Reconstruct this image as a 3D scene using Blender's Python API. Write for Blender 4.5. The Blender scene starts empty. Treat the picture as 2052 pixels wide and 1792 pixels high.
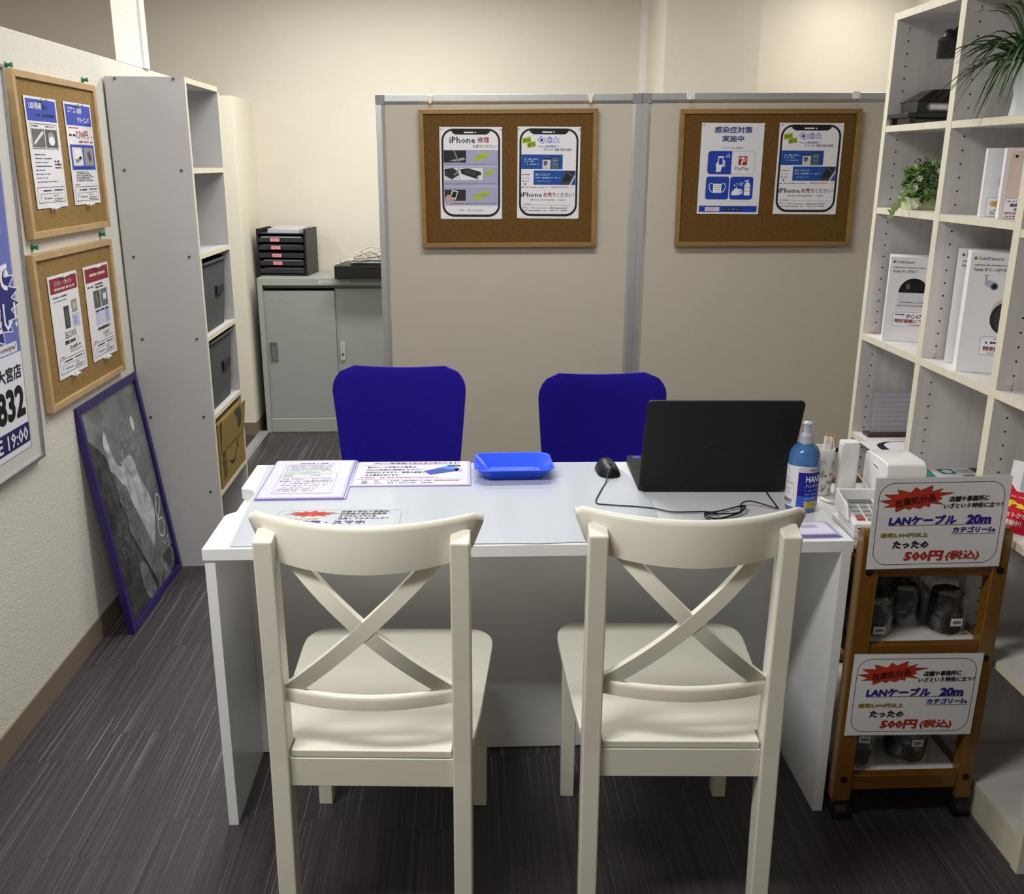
import bpy, bmesh, math, random
from mathutils import Vector, Matrix, Euler, noise
SC = bpy.context.scene
COL = SC.collection
PI = math.pi
random.seed(7)

# ------------------------------------------------------------------ camera
cam_data = bpy.data.cameras.new('camera')
cam = bpy.data.objects.new('camera', cam_data)
COL.objects.link(cam)
cam_data.sensor_fit = 'HORIZONTAL'
cam_data.sensor_width = 36.0
cam_data.lens = 1902.29 / 2052.0 * 36.0
cam_data.clip_start = 0.05
_p, _y, _r = 0.29002, 0.04857, -0.0057
_fw = Vector((math.sin(_y) * math.cos(_p), math.cos(_y) * math.cos(_p), -math.sin(_p)))
_rt = Vector((math.cos(_y), -math.sin(_y), 0.0))
_dn = _fw.cross(_rt)
_rt2 = math.cos(_r) * _rt + math.sin(_r) * _dn
_dn2 = -math.sin(_r) * _rt + math.cos(_r) * _dn
cam.matrix_world = Matrix(((_rt2.x, -_dn2.x, -_fw.x, 0.0), (_rt2.y, -_dn2.y, -_fw.y, 0.0),
                           (_rt2.z, -_dn2.z, -_fw.z, 1.525), (0, 0, 0, 1)))
SC.camera = cam

# ------------------------------------------------------------------ view, world, lamps
SC.view_settings.view_transform = 'Standard'
SC.view_settings.look = 'None'
SC.view_settings.gamma = 1.0
SC.view_settings.use_curve_mapping = False
SC.view_settings.exposure = 0.0
world = bpy.data.worlds.new('world')
SC.world = world
world.use_nodes = True
world.node_tree.nodes['Background'].inputs[0].default_value = (0.9, 0.88, 0.85, 1)
world.node_tree.nodes['Background'].inputs[1].default_value = 0.12


def lamp(name, loc, sx, sy, power, color=(1.0, 0.985, 0.95), rot=(0, 0, 0)):
    d = bpy.data.lights.new(name, 'AREA')
    d.shape = 'RECTANGLE'
    d.size, d.size_y = sx, sy
    d.energy = power
    d.color = color
    o = bpy.data.objects.new(name, d)
    o.location = loc
    o.rotation_euler = rot
    COL.objects.link(o)
    return o


# ceiling fluorescent fittings of the room, plus one added fill lamp
lamp('ceiling_or_fill_lamp', (-0.85, 0.95, 2.57), 1.25, 0.28, 50)
lamp('ceiling_or_fill_lamp', (0.1, 3.15, 2.57), 1.25, 0.28, 30)  # fill lamp added to brighten the partition fronts, not a known fitting
lamp('ceiling_or_fill_lamp', (-0.35, 4.72, 2.57), 1.25, 0.28, 42)
lamp('ceiling_or_fill_lamp', (2.15, 4.95, 2.57), 0.28, 1.25, 15)
lamp('ceiling_or_fill_lamp', (-2.3, 3.4, 2.57), 0.28, 1.25, 20)


# ------------------------------------------------------------------ colour and materials
def s2l(c):
    return c / 12.92 if c <= 0.04045 else ((c + 0.055) / 1.055) ** 2.4


def hexc(h):
    h = h.lstrip('#')
    return tuple(s2l(int(h[i:i + 2], 16) / 255.0) for i in (0, 2, 4)) + (1.0,)


_mats = {}


def principled(name):
    m = bpy.data.materials.new(name)
    m.use_nodes = True
    nt = m.node_tree
    return m, nt, nt.nodes['Principled BSDF']


def N(nt, typ, **kw):
    n = nt.nodes.new(typ)
    for k, v in kw.items():
        setattr(n, k, v)
    return n


def mat(name, h, rough=0.5, metal=0.0, spec=0.5, vary=0.06, vscale=14.0, bump=0.0, bscale=200.0,
        stretch=(1, 1, 1), coat=0.0, alpha=1.0, trans=0.0):
    """Principled surface whose colour is gently broken up by noise; optional bump."""
    if name in _mats:
        return _mats[name]
    m, nt, b = principled(name)
    col = hexc(h)
    tc = N(nt, 'ShaderNodeTexCoord')
    mp = N(nt, 'ShaderNodeMapping')
    mp.inputs['Scale'].default_value = stretch
    nt.links.new(tc.outputs['Object'], mp.inputs['Vector'])
    nz = N(nt, 'ShaderNodeTexNoise')
    nz.inputs['Scale'].default_value = vscale
    nz.inputs['Detail'].default_value = 4
    nt.links.new(mp.outputs['Vector'], nz.inputs['Vector'])
    mx = N(nt, 'ShaderNodeMix', data_type='RGBA')
    lo = tuple(c * (1 - vary) for c in col[:3]) + (1,)
    hi = tuple(min(1, c * (1 + vary)) for c in col[:3]) + (1,)
    mx.inputs[6].default_value = lo
    mx.inputs[7].default_value = hi
    nt.links.new(nz.outputs['Fac'], mx.inputs[0])
    nt.links.new(mx.outputs[2], b.inputs['Base Color'])
    b.inputs['Roughness'].default_value = rough
    b.inputs['Metallic'].default_value = metal
    b.inputs['Specular IOR Level'].default_value = spec
    b.inputs['Coat Weight'].default_value = coat
    b.inputs['Alpha'].default_value = alpha
    b.inputs['Transmission Weight'].default_value = trans
    if bump:
        n2 = N(nt, 'ShaderNodeTexNoise')
        n2.inputs['Scale'].default_value = bscale
        n2.inputs['Detail'].default_value = 3
        nt.links.new(mp.outputs['Vector'], n2.inputs['Vector'])
        bp = N(nt, 'ShaderNodeBump')
        bp.inputs['Strength'].default_value = bump
        bp.inputs['Distance'].default_value = 0.004
        nt.links.new(n2.outputs['Fac'], bp.inputs['Height'])
        nt.links.new(bp.outputs['Normal'], b.inputs['Normal'])
    _mats[name] = m
    return m


def ink(h):
    """Printed colour on paper."""
    h = h.lstrip('#').lower()
    return mat('print_' + h, h, rough=0.55, spec=0.3, vary=0.03, vscale=60)


def mat_floor():
    m, nt, b = principled('dark_streaked_carpet_tile')
    L = nt.links.new
    tc = N(nt, 'ShaderNodeTexCoord')
    sx = N(nt, 'ShaderNodeSeparateXYZ')
    L(tc.outputs['Object'], sx.inputs[0])

    def math_(op, a, bb=None):
        n = N(nt, 'ShaderNodeMath', operation=op)
        for i, v in enumerate((a, bb)):
            if v is None:
                continue
            if isinstance(v, (int, float)):
                n.inputs[i].default_value = v
            else:
                L(v, n.inputs[i])
        return n.outputs[0]
    X, Y = sx.outputs[0], sx.outputs[1]
    col_i = math_('FLOOR', math_('DIVIDE', X, 0.25))
    wn0 = N(nt, 'ShaderNodeTexWhiteNoise', noise_dimensions='1D')
    L(col_i, wn0.inputs['W'])
    yo = math_('ADD', math_('DIVIDE', Y, 0.5), wn0.outputs['Value'])
    row_i = math_('FLOOR', yo)
    cid = N(nt, 'ShaderNodeCombineXYZ')
    L(col_i, cid.inputs[0]); L(row_i, cid.inputs[1])
    wn = N(nt, 'ShaderNodeTexWhiteNoise', noise_dimensions='3D')
    L(cid.outputs[0], wn.inputs['Vector'])
    # streaks run along the length of the room, shifted tile by tile
    def streak(sxs, sys, det):
        c = N(nt, 'ShaderNodeCombineXYZ')
        L(math_('ADD', math_('MULTIPLY', X, sxs), math_('MULTIPLY', wn.outputs['Value'], 37.0)), c.inputs[0])
        L(math_('MULTIPLY', Y, sys), c.inputs[1])
        n = N(nt, 'ShaderNodeTexNoise')
        n.inputs['Scale'].default_value = 1.0
        n.inputs['Detail'].default_value = det
        L(c.outputs[0], n.inputs['Vector'])
        return n.outputs['Fac']
    fine = streak(330.0, 2.0, 3)
    broad = streak(110.0, 0.9, 2)
    thin = streak(260.0, 1.1, 0)
    r1 = N(nt, 'ShaderNodeValToRGB')
    r1.color_ramp.elements[0].position = 0.33
    r1.color_ramp.elements[0].color = hexc('232022')
    r1.color_ramp.elements[1].position = 0.68
    r1.color_ramp.elements[1].color = hexc('4a4448')
    L(math_('ADD', math_('MULTIPLY', fine, 0.6), math_('MULTIPLY', broad, 0.4)), r1.inputs[0])
    r2 = N(nt, 'ShaderNodeValToRGB')
    r2.color_ramp.elements[0].position = 0.70
    r2.color_ramp.elements[0].color = (0, 0, 0, 1)
    r2.color_ramp.elements[1].position = 0.75
    r2.color_ramp.elements[1].color = (1, 1, 1, 1)
    L(thin, r2.inputs[0])
    mx = N(nt, 'ShaderNodeMix', data_type='RGBA')
    L(math_('MULTIPLY', r2.outputs[0], 0.6), mx.inputs[0])
    L(r1.outputs[0], mx.inputs[6])
    mx.inputs[7].default_value = hexc('8a8488')
    # tile brightness and seams
    mul = N(nt, 'ShaderNodeMix', data_type='RGBA', blend_type='MULTIPLY')
    mul.inputs[0].default_value = 1.0
    L(mx.outputs[2], mul.inputs[6])
    v = math_('ADD', math_('MULTIPLY', wn.outputs['Value'], 0.10), 0.93)
    fy = math_('FRACT', yo)
    seam = math_('GREATER_THAN', fy, 0.006)
    vv = math_('MULTIPLY', v, math_('ADD', math_('MULTIPLY', seam, 0.45), 0.55))
    cc = N(nt, 'ShaderNodeCombineColor')
    for i in range(3):
        L(vv, cc.inputs[i])
    L(cc.outputs[0], mul.inputs[7])
    L(mul.outputs[2], b.inputs['Base Color'])
    b.inputs['Roughness'].default_value = 0.42
    b.inputs['Specular IOR Level'].default_value = 0.6
    bp = N(nt, 'ShaderNodeBump')
    bp.inputs['Strength'].default_value = 0.35
    bp.inputs['Distance'].default_value = 0.002
    L(fine, bp.inputs['Height'])
    L(bp.outputs['Normal'], b.inputs['Normal'])
    return m


def mat_grain(name, h, dark=0.86, rough=0.5, axis=2, scale=30.0, lenfac=0.05, coat=0.0):
    """Wood grain stretched along one axis of the object."""
    if name in _mats:
        return _mats[name]
    m, nt, b = principled(name)
    L = nt.links.new
    tc = N(nt, 'ShaderNodeTexCoord')
    mp = N(nt, 'ShaderNodeMapping')
    s = [1.0, 1.0, 1.0]
    s[axis] = lenfac
    mp.inputs['Scale'].default_value = s
    L(tc.outputs['Object'], mp.inputs['Vector'])
    nz = N(nt, 'ShaderNodeTexNoise')
    nz.inputs['Scale'].default_value = scale
    nz.inputs['Detail'].default_value = 6
    nz.inputs['Distortion'].default_value = 0.4
    L(mp.outputs['Vector'], nz.inputs['Vector'])
    r = N(nt, 'ShaderNodeValToRGB')
    c = hexc(h)
    r.color_ramp.elements[0].position = 0.3
    r.color_ramp.elements[0].color = tuple(x * dark for x in c[:3]) + (1,)
    r.color_ramp.elements[1].position = 0.72
    r.color_ramp.elements[1].color = tuple(min(1, x * (2 - dark)) for x in c[:3]) + (1,)
    L(nz.outputs['Fac'], r.inputs[0])
    L(r.outputs[0], b.inputs['Base Color'])
    b.inputs['Roughness'].default_value = rough
    b.inputs['Coat Weight'].default_value = coat
    b.inputs['Coat Roughness'].default_value = 0.15
    _mats[name] = m
    return m


def mat_cork(name, h):
    if name in _mats:
        return _mats[name]
    m, nt, b = principled(name)
    L = nt.links.new
    tc = N(nt, 'ShaderNodeTexCoord')
    v = N(nt, 'ShaderNodeTexVoronoi')
    v.inputs['Scale'].default_value = 260
    nz = N(nt, 'ShaderNodeTexNoise')
    nz.inputs['Scale'].default_value = 120
    nz.inputs['Detail'].default_value = 5
    L(tc.outputs['Object'], v.inputs['Vector'])
    L(tc.outputs['Object'], nz.inputs['Vector'])
    r = N(nt, 'ShaderNodeValToRGB')
    c = hexc(h)
    r.color_ramp.elements[0].position = 0.25
    r.color_ramp.elements[0].color = tuple(x * 0.6 for x in c[:3]) + (1,)
    r.color_ramp.elements[1].position = 0.6
    r.color_ramp.elements[1].color = tuple(min(1, x * 1.12) for x in c[:3]) + (1,)
    L(nz.outputs['Fac'], r.inputs[0])
    L(r.outputs[0], b.inputs['Base Color'])
    b.inputs['Roughness'].default_value = 0.9
    b.inputs['Specular IOR Level'].default_value = 0.15
    bp = N(nt, 'ShaderNodeBump')
    bp.inputs['Strength'].default_value = 0.3
    bp.inputs['Distance'].default_value = 0.001
    L(v.outputs['Distance'], bp.inputs['Height'])
    L(bp.outputs['Normal'], b.inputs['Normal'])
    _mats[name] = m
    return m


def mat_weave(name, h, h2, scale=260.0, rough=0.9, plane='xz'):
    """Woven cloth: two crossed waves."""
    if name in _mats:
        return _mats[name]
    m, nt, b = principled(name)
    L = nt.links.new
    tc = N(nt, 'ShaderNodeTexCoord')
    waves = []
    for rot in (PI / 4, -PI / 4):
        mp = N(nt, 'ShaderNodeMapping')
        mp.inputs['Rotation'].default_value = (0, rot, 0) if plane == 'xz' else (rot, 0, 0)
        L(tc.outputs['Object'], mp.inputs['Vector'])
        w = N(nt, 'ShaderNodeTexWave', wave_type='BANDS', bands_direction='X' if plane == 'xz' else 'Y')
        w.inputs['Scale'].default_value = scale
        w.inputs['Distortion'].default_value = 0.6
        L(mp.outputs['Vector'], w.inputs['Vector'])
        waves.append(w)
    mm = N(nt, 'ShaderNodeMath', operation='MULTIPLY')
    L(waves[0].outputs['Fac'], mm.inputs[0])
    L(waves[1].outputs['Fac'], mm.inputs[1])
    mx = N(nt, 'ShaderNodeMix', data_type='RGBA')
    mx.inputs[6].default_value = hexc(h)
    mx.inputs[7].default_value = hexc(h2)
    L(mm.outputs[0], mx.inputs[0])
    L(mx.outputs[2], b.inputs['Base Color'])
    b.inputs['Roughness'].default_value = rough
    b.inputs['Specular IOR Level'].default_value = 0.15
    bp = N(nt, 'ShaderNodeBump')
    bp.inputs['Strength'].default_value = 0.4
    bp.inputs['Distance'].default_value = 0.0015
    L(mm.outputs[0], bp.inputs['Height'])
    L(bp.outputs['Normal'], b.inputs['Normal'])
    _mats[name] = m
    return m


def mat_clear(name, tint='ffffff', clear=0.85, rough=0.08, edge=0.55):
    """Thin clear plastic: mostly see-through with a glossy skin."""
    if name in _mats:
        return _mats[name]
    m = bpy.data.materials.new(name)
    m.use_nodes = True
    nt = m.node_tree
    nt.nodes.clear()
    L = nt.links.new
    out = N(nt, 'ShaderNodeOutputMaterial')
    t = N(nt, 'ShaderNodeBsdfTransparent')
    t.inputs[0].default_value = hexc(tint)
    g = N(nt, 'ShaderNodeBsdfGlossy')
    g.inputs['Color'].default_value = hexc(tint)
    g.inputs['Roughness'].default_value = rough
    lw = N(nt, 'ShaderNodeLayerWeight')
    lw.inputs[0].default_value = 0.25
    nz = N(nt, 'ShaderNodeTexNoise')
    nz.inputs['Scale'].default_value = 25
    a = N(nt, 'ShaderNodeMath', operation='MULTIPLY_ADD')
    L(lw.outputs['Facing'], a.inputs[0])
    a.inputs[1].default_value = edge
    a.inputs[2].default_value = 1 - clear
    a.use_clamp = True
    mx = N(nt, 'ShaderNodeMixShader')
    L(a.outputs[0], mx.inputs[0])
    L(t.outputs[0], mx.inputs[1])
    L(g.outputs[0], mx.inputs[2])
    bp = N(nt, 'ShaderNodeBump')
    bp.inputs['Strength'].default_value = 0.25
    bp.inputs['Distance'].default_value = 0.003
    L(nz.outputs['Fac'], bp.inputs['Height'])
    L(bp.outputs['Normal'], g.inputs['Normal'])
    L(mx.outputs[0], out.inputs[0])
    _mats[name] = m
    return m


# ------------------------------------------------------------------ geometry helpers
class MB:
    """Collects simple solids and turns them into ONE mesh object."""

    def __init__(self):
        self.v, self.f, self.mi = [], [], []

    def add(self, vs, fs, m=0):
        k = len(self.v)
        self.v += [tuple(p) for p in vs]
        for q in fs:
            self.f.append([i + k for i in q])
            self.mi.append(m)
        return self

    def box(self, x0, x1, y0, y1, z0, z1, m=0):
        vs = [(x0, y0, z0), (x1, y0, z0), (x1, y1, z0), (x0, y1, z0), (x0, y0, z1), (x1, y0, z1), (x1, y1, z1), (x0, y1, z1)]
        return self.add(vs, [(0, 3, 2, 1), (4, 5, 6, 7), (0, 1, 5, 4), (1, 2, 6, 5), (2, 3, 7, 6), (3, 0, 4, 7)], m)

    def hexa(self, bottom, top, m=0):
        """bottom, top: four points each, counter-clockwise from above."""
        return self.add(list(bottom) + list(top), [(3, 2, 1, 0), (4, 5, 6, 7), (0, 1, 5, 4), (1, 2, 6, 5), (2, 3, 7, 6), (3, 0, 4, 7)], m)

    def prism(self, poly, a0, a1, axis='z', m=0):
        """poly: 2-D outline; axis z -> (x, y), axis y -> (x, z), axis x -> (y, z)."""
        def P(u, w, a):
            return (u, w, a) if axis == 'z' else ((u, a, w) if axis == 'y' else (a, u, w))
        n = len(poly)
        vs = [P(u, w, a0) for u, w in poly] + [P(u, w, a1) for u, w in poly]
        area = sum(poly[i][0] * poly[(i + 1) % n][1] - poly[(i + 1) % n][0] * poly[i][1] for i in range(n))
        flip = (area < 0) ^ (axis == 'y') ^ (a1 < a0)
        fs = [tuple(range(n))[::-1], tuple(range(n, 2 * n))] + [(i, (i + 1) % n, n + (i + 1) % n, n + i) for i in range(n)]
        if flip:
            fs = [q[::-1] for q in fs]
        return self.add(vs, fs, m)

    def cyl(self, p0, p1, r0, r1=None, n=20, m=0):
        r1 = r0 if r1 is None else r1
        p0, p1 = Vector(p0), Vector(p1)
        d = (p1 - p0).normalized()
        a = d.orthogonal().normalized()
        b = d.cross(a)
        vs = []
        for p, r in ((p0, r0), (p1, r1)):
            for i in range(n):
                t = 2 * PI * i / n
                vs.append(p + a * (r * math.cos(t)) + b * (r * math.sin(t)))
        fs = [tuple(range(n))[::-1], tuple(range(n, 2 * n))] + [(i, (i + 1) % n, n + (i + 1) % n, n + i) for i in range(n)]
        return self.add(vs, fs, m)

    def tube(self, pts, r, n=8, m=0, closed=False):
        pts = [Vector(p) for p in pts]
        k = len(pts)
        vs, ref = [], None
        for i, p in enumerate(pts):
            d = (pts[(i + 1) % k] - pts[i - 1]) if closed or 0 < i < k - 1 else (pts[1] - pts[0] if i == 0 else pts[-1] - pts[-2])
            d = d.normalized() if d.length > 1e-9 else Vector((0, 0, 1))
            ref = d.orthogonal().normalized() if ref is None else (ref - d * ref.dot(d)).normalized()
            b = d.cross(ref)
            for j in range(n):
                t = 2 * PI * j / n
                vs.append(p + ref * (r * math.cos(t)) + b * (r * math.sin(t)))
        fs = []
        for i in range(k if closed else k - 1):
            for j in range(n):
                a, b2 = i * n, ((i + 1) % k) * n
                fs.append((a + j, a + (j + 1) % n, b2 + (j + 1) % n, b2 + j))
        if not closed:
            fs += [tuple(range(n))[::-1], tuple(range((k - 1) * n, k * n))]
        return self.add(vs, fs, m)

    def lathe(self, prof, c=(0, 0, 0), n=28, m=0, sx=1.0, sy=1.0):
        """prof: (radius, z) from bottom to top; closed with caps."""
        vs = []
        for r, z in prof:
            for i in range(n):
                t = 2 * PI * i / n
                vs.append((c[0] + sx * r * math.cos(t), c[1] + sy * r * math.sin(t), c[2] + z))
        k = len(prof)
        fs = [tuple(range(n))[::-1], tuple(range((k - 1) * n, k * n))]
        for i in range(k - 1):
            for j in range(n):
                fs.append((i * n + j, i * n + (j + 1) % n, (i + 1) * n + (j + 1) % n, (i + 1) * n + j))
        return self.add(vs, fs, m)

    def grid(self, nu, nv, fn, m=0, wrap=False):
        vs = [fn(i / nu, j / nv) for j in range(nv + 1) for i in range(nu + 1)]
        fs = [(j * (nu + 1) + i, j * (nu + 1) + i + 1, (j + 1) * (nu + 1) + i + 1, (j + 1) * (nu + 1) + i)
              for j in range(nv) for i in range(nu)]
        return self.add(vs, fs, m)


def link(name, me, parent=None):
    o = bpy.data.objects.new(name, me)
    COL.objects.link(o)
    if parent is not None:
        o.parent = parent
    return o


def obj(name, mb, mats, parent=None, bevel=0.0, seg=2, smooth=None, loc=None, rot=None):
    me = bpy.data.meshes.new(name)
    me.from_pydata(mb.v, [], mb.f)
    for q in (mats if isinstance(mats, (list, tuple)) else [mats]):
        me.materials.append(q)
    for p, i in zip(me.polygons, mb.mi):
        p.material_index = i
    me.update()
    if smooth or bevel:
        me.polygons.foreach_set('use_smooth', [True] * len(me.polygons))
        me.set_sharp_from_angle(angle=math.radians(smooth if smooth else 35))
    o = link(name, me, parent)
    if loc is not None:
        o.location = loc
    if rot is not None:
        o.rotation_euler = rot
    if bevel:
        b = o.modifiers.new('bevel', 'BEVEL')
        b.width = bevel
        b.segments = seg
        b.limit_method = 'ANGLE'
        b.angle_limit = math.radians(40)
        b.harden_normals = True
    return o


def tag(o, label, cat, group=None):
    o['label'] = label
    o['category'] = cat
    if group:
        o['group'] = group
    return o


def thing(name, label, cat, loc=(0, 0, 0), rotz=0.0, group=None, rot=None):
    o = bpy.data.objects.new(name, None)
    o.empty_display_size = 0.05
    COL.objects.link(o)
    o.location = loc
    o.rotation_euler = rot if rot is not None else (0, 0, rotz)
    return tag(o, label, cat, group)


def struct(name, mb, m, bevel=0.0):
    o = obj(name, mb, m, bevel=bevel)
    o['kind'] = 'structure'
    return o


def dup(root, loc, rot, label, group=None):
    """A copy of a thing with copies of its parts and sub-parts."""
    r = root.copy()
    COL.objects.link(r)
    r.location = loc
    r.rotation_euler = rot
    r['label'] = label
    if group:
        r['group'] = group
    for ch in list(root.children):
        c = ch.copy()
        COL.objects.link(c)
        c.parent = r
        for g in ch.children:
            d = g.copy()
            COL.objects.link(d)
            d.parent = c
    return r


def rrect(x0, y0, x1, y1, r, n=6):
    pts = []
    for cx, cy, a0 in ((x1 - r, y1 - r, 0), (x0 + r, y1 - r, PI / 2), (x0 + r, y0 + r, PI), (x1 - r, y0 + r, 1.5 * PI)):
        for i in range(n + 1):
            a = a0 + PI / 2 * i / n
            pts.append((cx + r * math.cos(a), cy + r * math.sin(a)))
    return pts


def spline(pts, sub=8, closed=False):
    """Catmull-Rom through the points."""
    P = [Vector(p) for p in pts]
    k = len(P)
    out = []
    for i in range(k if closed else k - 1):
        if closed:
            a, b, c, d = P[i - 1], P[i], P[(i + 1) % k], P[(i + 2) % k]
        else:
            a, b, c, d = P[max(i - 1, 0)], P[i], P[i + 1], P[min(i + 2, k - 1)]
        for s in range(sub):
            t = s / sub
            out.append(0.5 * ((2 * b) + (c - a) * t + (2 * a - 5 * b + 4 * c - d) * t * t + (3 * b - a - 3 * c + d) * t ** 3))
    if not closed:
        out.append(P[-1])
    return out


# ------------------------------------------------------------------ printed sheets
_glyphs = {}


def glyphs(body, bold=0.0, shear=0.0):
    key = (body, bold, shear)
    if key in _glyphs:
        return _glyphs[key]
    c = bpy.data.curves.new('lettering', 'FONT')
    c.body = body
    c.resolution_u = 1 if len(body) > 3 else 3
    c.fill_mode = 'FRONT'
    c.shear = shear
    o = bpy.data.objects.new('lettering', c)
    COL.objects.link(o)
    dg = bpy.context.evaluated_depsgraph_get()
    me = bpy.data.meshes.new_from_object(o.evaluated_get(dg))
    base = [(v.co.x, v.co.y) for v in me.vertices]
    polys = [tuple(p.vertices) for p in me.polygons]
    vs, fs = [], []
    # heavier strokes: the outline repeated a hair aside in eight directions
    dirs = [(0, 0)] + ([(bold * math.cos(k * PI / 4), bold * math.sin(k * PI / 4)) for k in range(8)] if bold else [])
    for q, (dx, dy) in enumerate(dirs):
        k = len(vs)
        vs += [(x + dx, y + dy, q * 0.09) for x, y in base]
        fs += [tuple(i + k for i in p) for p in polys]
    bpy.data.objects.remove(o)
    bpy.data.curves.remove(c)
    bpy.data.meshes.remove(me)
    _glyphs[key] = (vs, fs)
    return _glyphs[key]


class Sheet:
    """A flat printed sheet. Design space runs x0..x1 to the right and y0..y1 downward; it maps to w by h metres.
    Local frame: x to the right, z up from the bottom edge, the print faces -y."""
    STEP = 0.00022

    def __init__(self, x0, y0, x1, y1, w, h, base='e9e7ea', thick=0.0006, corner=0.0, base_mat=None):
        self.d = (x0, y0, x1, y1)
        self.w, self.h = w, h
        self.mb = MB()
        self.mats = []
        self.base = base_mat if base_mat else ink(base)
        if corner:
            self.mb.prism([(u - w / 2, v) for u, v in rrect(0, 0, w, h, corner)], 0.0, thick, axis='y', m=self.slot(self.base))
        else:
            self.mb.box(-w / 2, w / 2, 0, thick, 0, h, m=self.slot(self.base))

    def slot(self, m):
        if m not in self.mats:
            self.mats.append(m)
        return self.mats.index(m)

    def P(self, x, y, l):
        x0, y0, x1, y1 = self.d
        return ((x - x0) / (x1 - x0) * self.w - self.w / 2, -l * self.STEP, self.h - (y - y0) / (y1 - y0) * self.h)

    def poly(self, pts, c, l=1):
        a = sum(pts[i][0] * pts[(i + 1) % len(pts)][1] - pts[(i + 1) % len(pts)][0] * pts[i][1] for i in range(len(pts)))
        if a > 0:
            pts = pts[::-1]
        self.mb.add([self.P(x, y, l) for x, y in pts], [tuple(range(len(pts)))], self.slot(c if not isinstance(c, str) else ink(c)))
        return self

    def rect(self, x0, y0, x1, y1, c, l=1):
        return self.poly([(x0, y0), (x1, y0), (x1, y1), (x0, y1)], c, l)

    def rrect(self, x0, y0, x1, y1, r, c, l=1):
        return self.poly(rrect(x0, y0, x1, y1, r), c, l)

    def ring(self, x0, y0, x1, y1, r, t, c, l=1):
        a, b = rrect(x0, y0, x1, y1, r), rrect(x0 + t, y0 + t, x1 - t, y1 - t, max(r - t, 0.001))
        n = len(a)
        k = self.slot(ink(c))
        self.mb.add([self.P(x, y, l) for x, y in a + b], [(i, n + i, n + (i + 1) % n, (i + 1) % n) for i in range(n)], k)
        return self

    def oval(self, cx, cy, rx, ry, c, l=1, n=24):
        return self.poly([(cx + rx * math.cos(2 * PI * i / n), cy + ry * math.sin(2 * PI * i / n)) for i in range(n)], c, l)

    def line(self, pts, t, c, l=1):
        for q, ((xa, ya), (xb, yb)) in enumerate(zip(pts, pts[1:])):
            d = math.hypot(xb - xa, yb - ya) or 1
            nx, ny = -(yb - ya) / d * t / 2, (xb - xa) / d * t / 2
            self.poly([(xa + nx, ya + ny), (xb + nx, yb + ny), (xb - nx, yb - ny), (xa - nx, ya - ny)], c, l + 0.07 * (q % 5))
        return self

    def text(self, body, x0, y0, x1, y1, c, bold=0.0, shear=0.0, l=3, rot=0.0):
        """Lettering stretched into the box x0, y0 (top) .. x1, y1 (bottom)."""
        vs, fs = glyphs(body, bold, shear)
        if not vs:
            return self
        ax, bx = min(v[0] for v in vs), max(v[0] for v in vs)
        ay, by = min(v[1] for v in vs), max(v[1] for v in vs)
        cx, cy = (x0 + x1) / 2, (y0 + y1) / 2
        out = []
        for u, v, e in vs:
            x = x0 + (u - ax) / (bx - ax) * (x1 - x0)
            y = y1 - (v - ay) / (by - ay or 1) * (y1 - y0)
            if rot:
                dx, dy = x - cx, y - cy
                x, y = cx + dx * math.cos(rot) - dy * math.sin(rot), cy + dx * math.sin(rot) + dy * math.cos(rot)
            out.append(self.P(x, y, l + e))
        self.mb.add(out, fs, self.slot(ink(c)))
        return self

    def bars(self, x0, y0, x1, y1, c, rows=1, l=2, dens=0.8, seed=0):
        """Print too small to read: broken strokes in rows."""
        rnd = random.Random(int(x0 * 7 + y0 * 13) + seed)
        rh = (y1 - y0) / rows
        for i in range(rows):
            y = y0 + i * rh
            x = x0
            end = x1 if rows == 1 else x0 + (x1 - x0) * rnd.uniform(0.7, 1.0)
            while x < end:
                wd = rh * rnd.uniform(0.15, 0.6)
                if rnd.random() < dens:
                    t = rnd.uniform(0.0, 0.3)
                    self.rect(x, y + rh * (0.12 + t * 0.5), min(x + wd, end), y + rh * (0.78 - t * 0.3), c, l)
                x += wd + rh * 0.1
        return self

    def star(self, pts, c, edge=None, l=1, t=2.0):
        self.poly_fan(pts, c, l)
        if edge:
            self.line(pts + [pts[0]], t, edge, l + 1)
        return self

    def poly_fan(self, pts, c, l=1):
        cx, cy = sum(p[0] for p in pts) / len(pts), sum(p[1] for p in pts) / len(pts)
        n = len(pts)
        a = sum(pts[i][0] * pts[(i + 1) % n][1] - pts[(i + 1) % n][0] * pts[i][1] for i in range(n))
        fs = [(0, 1 + i, 1 + (i + 1) % n) for i in range(n)]
        if a > 0:
            fs = [q[::-1] for q in fs]
        self.mb.add([self.P(cx, cy, l)] + [self.P(x, y, l) for x, y in pts], fs, self.slot(ink(c) if isinstance(c, str) else c))
        return self

    def build(self, name, parent=None, loc=(0, 0, 0), rot=(0, 0, 0)):
        return obj(name, self.mb, self.mats, parent, loc=loc, rot=rot)

# ================================================================== the room
WALLPAPER = mat('beige_wallpaper', 'd8d2c4', rough=0.85, spec=0.2, vary=0.035, vscale=3.0, bump=0.12, bscale=130)
WALLWHITE = mat('embossed_white_wallpaper', 'dcd8ce', rough=0.85, spec=0.2, vary=0.02, vscale=5.0, bump=0.45, bscale=190, stretch=(1, 0.45, 1))
POSTPAPER = mat('embossed_bright_wallpaper', 'e6e3dc', rough=0.8, spec=0.2, vary=0.02, bump=0.6, bscale=80, stretch=(1, 0.35, 1.6))
CREAMWALL = mat('cream_wallpaper', 'e4dfcd', rough=0.85, spec=0.2, vary=0.03, vscale=4, bump=0.1, bscale=120)
SKIRT = mat('brown_vinyl_skirting', '7d6f60', rough=0.55, vary=0.05)
STRIP = mat('grey_aluminium_threshold', 'a9a9ae', rough=0.4, metal=0.35, vary=0.05)

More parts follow.
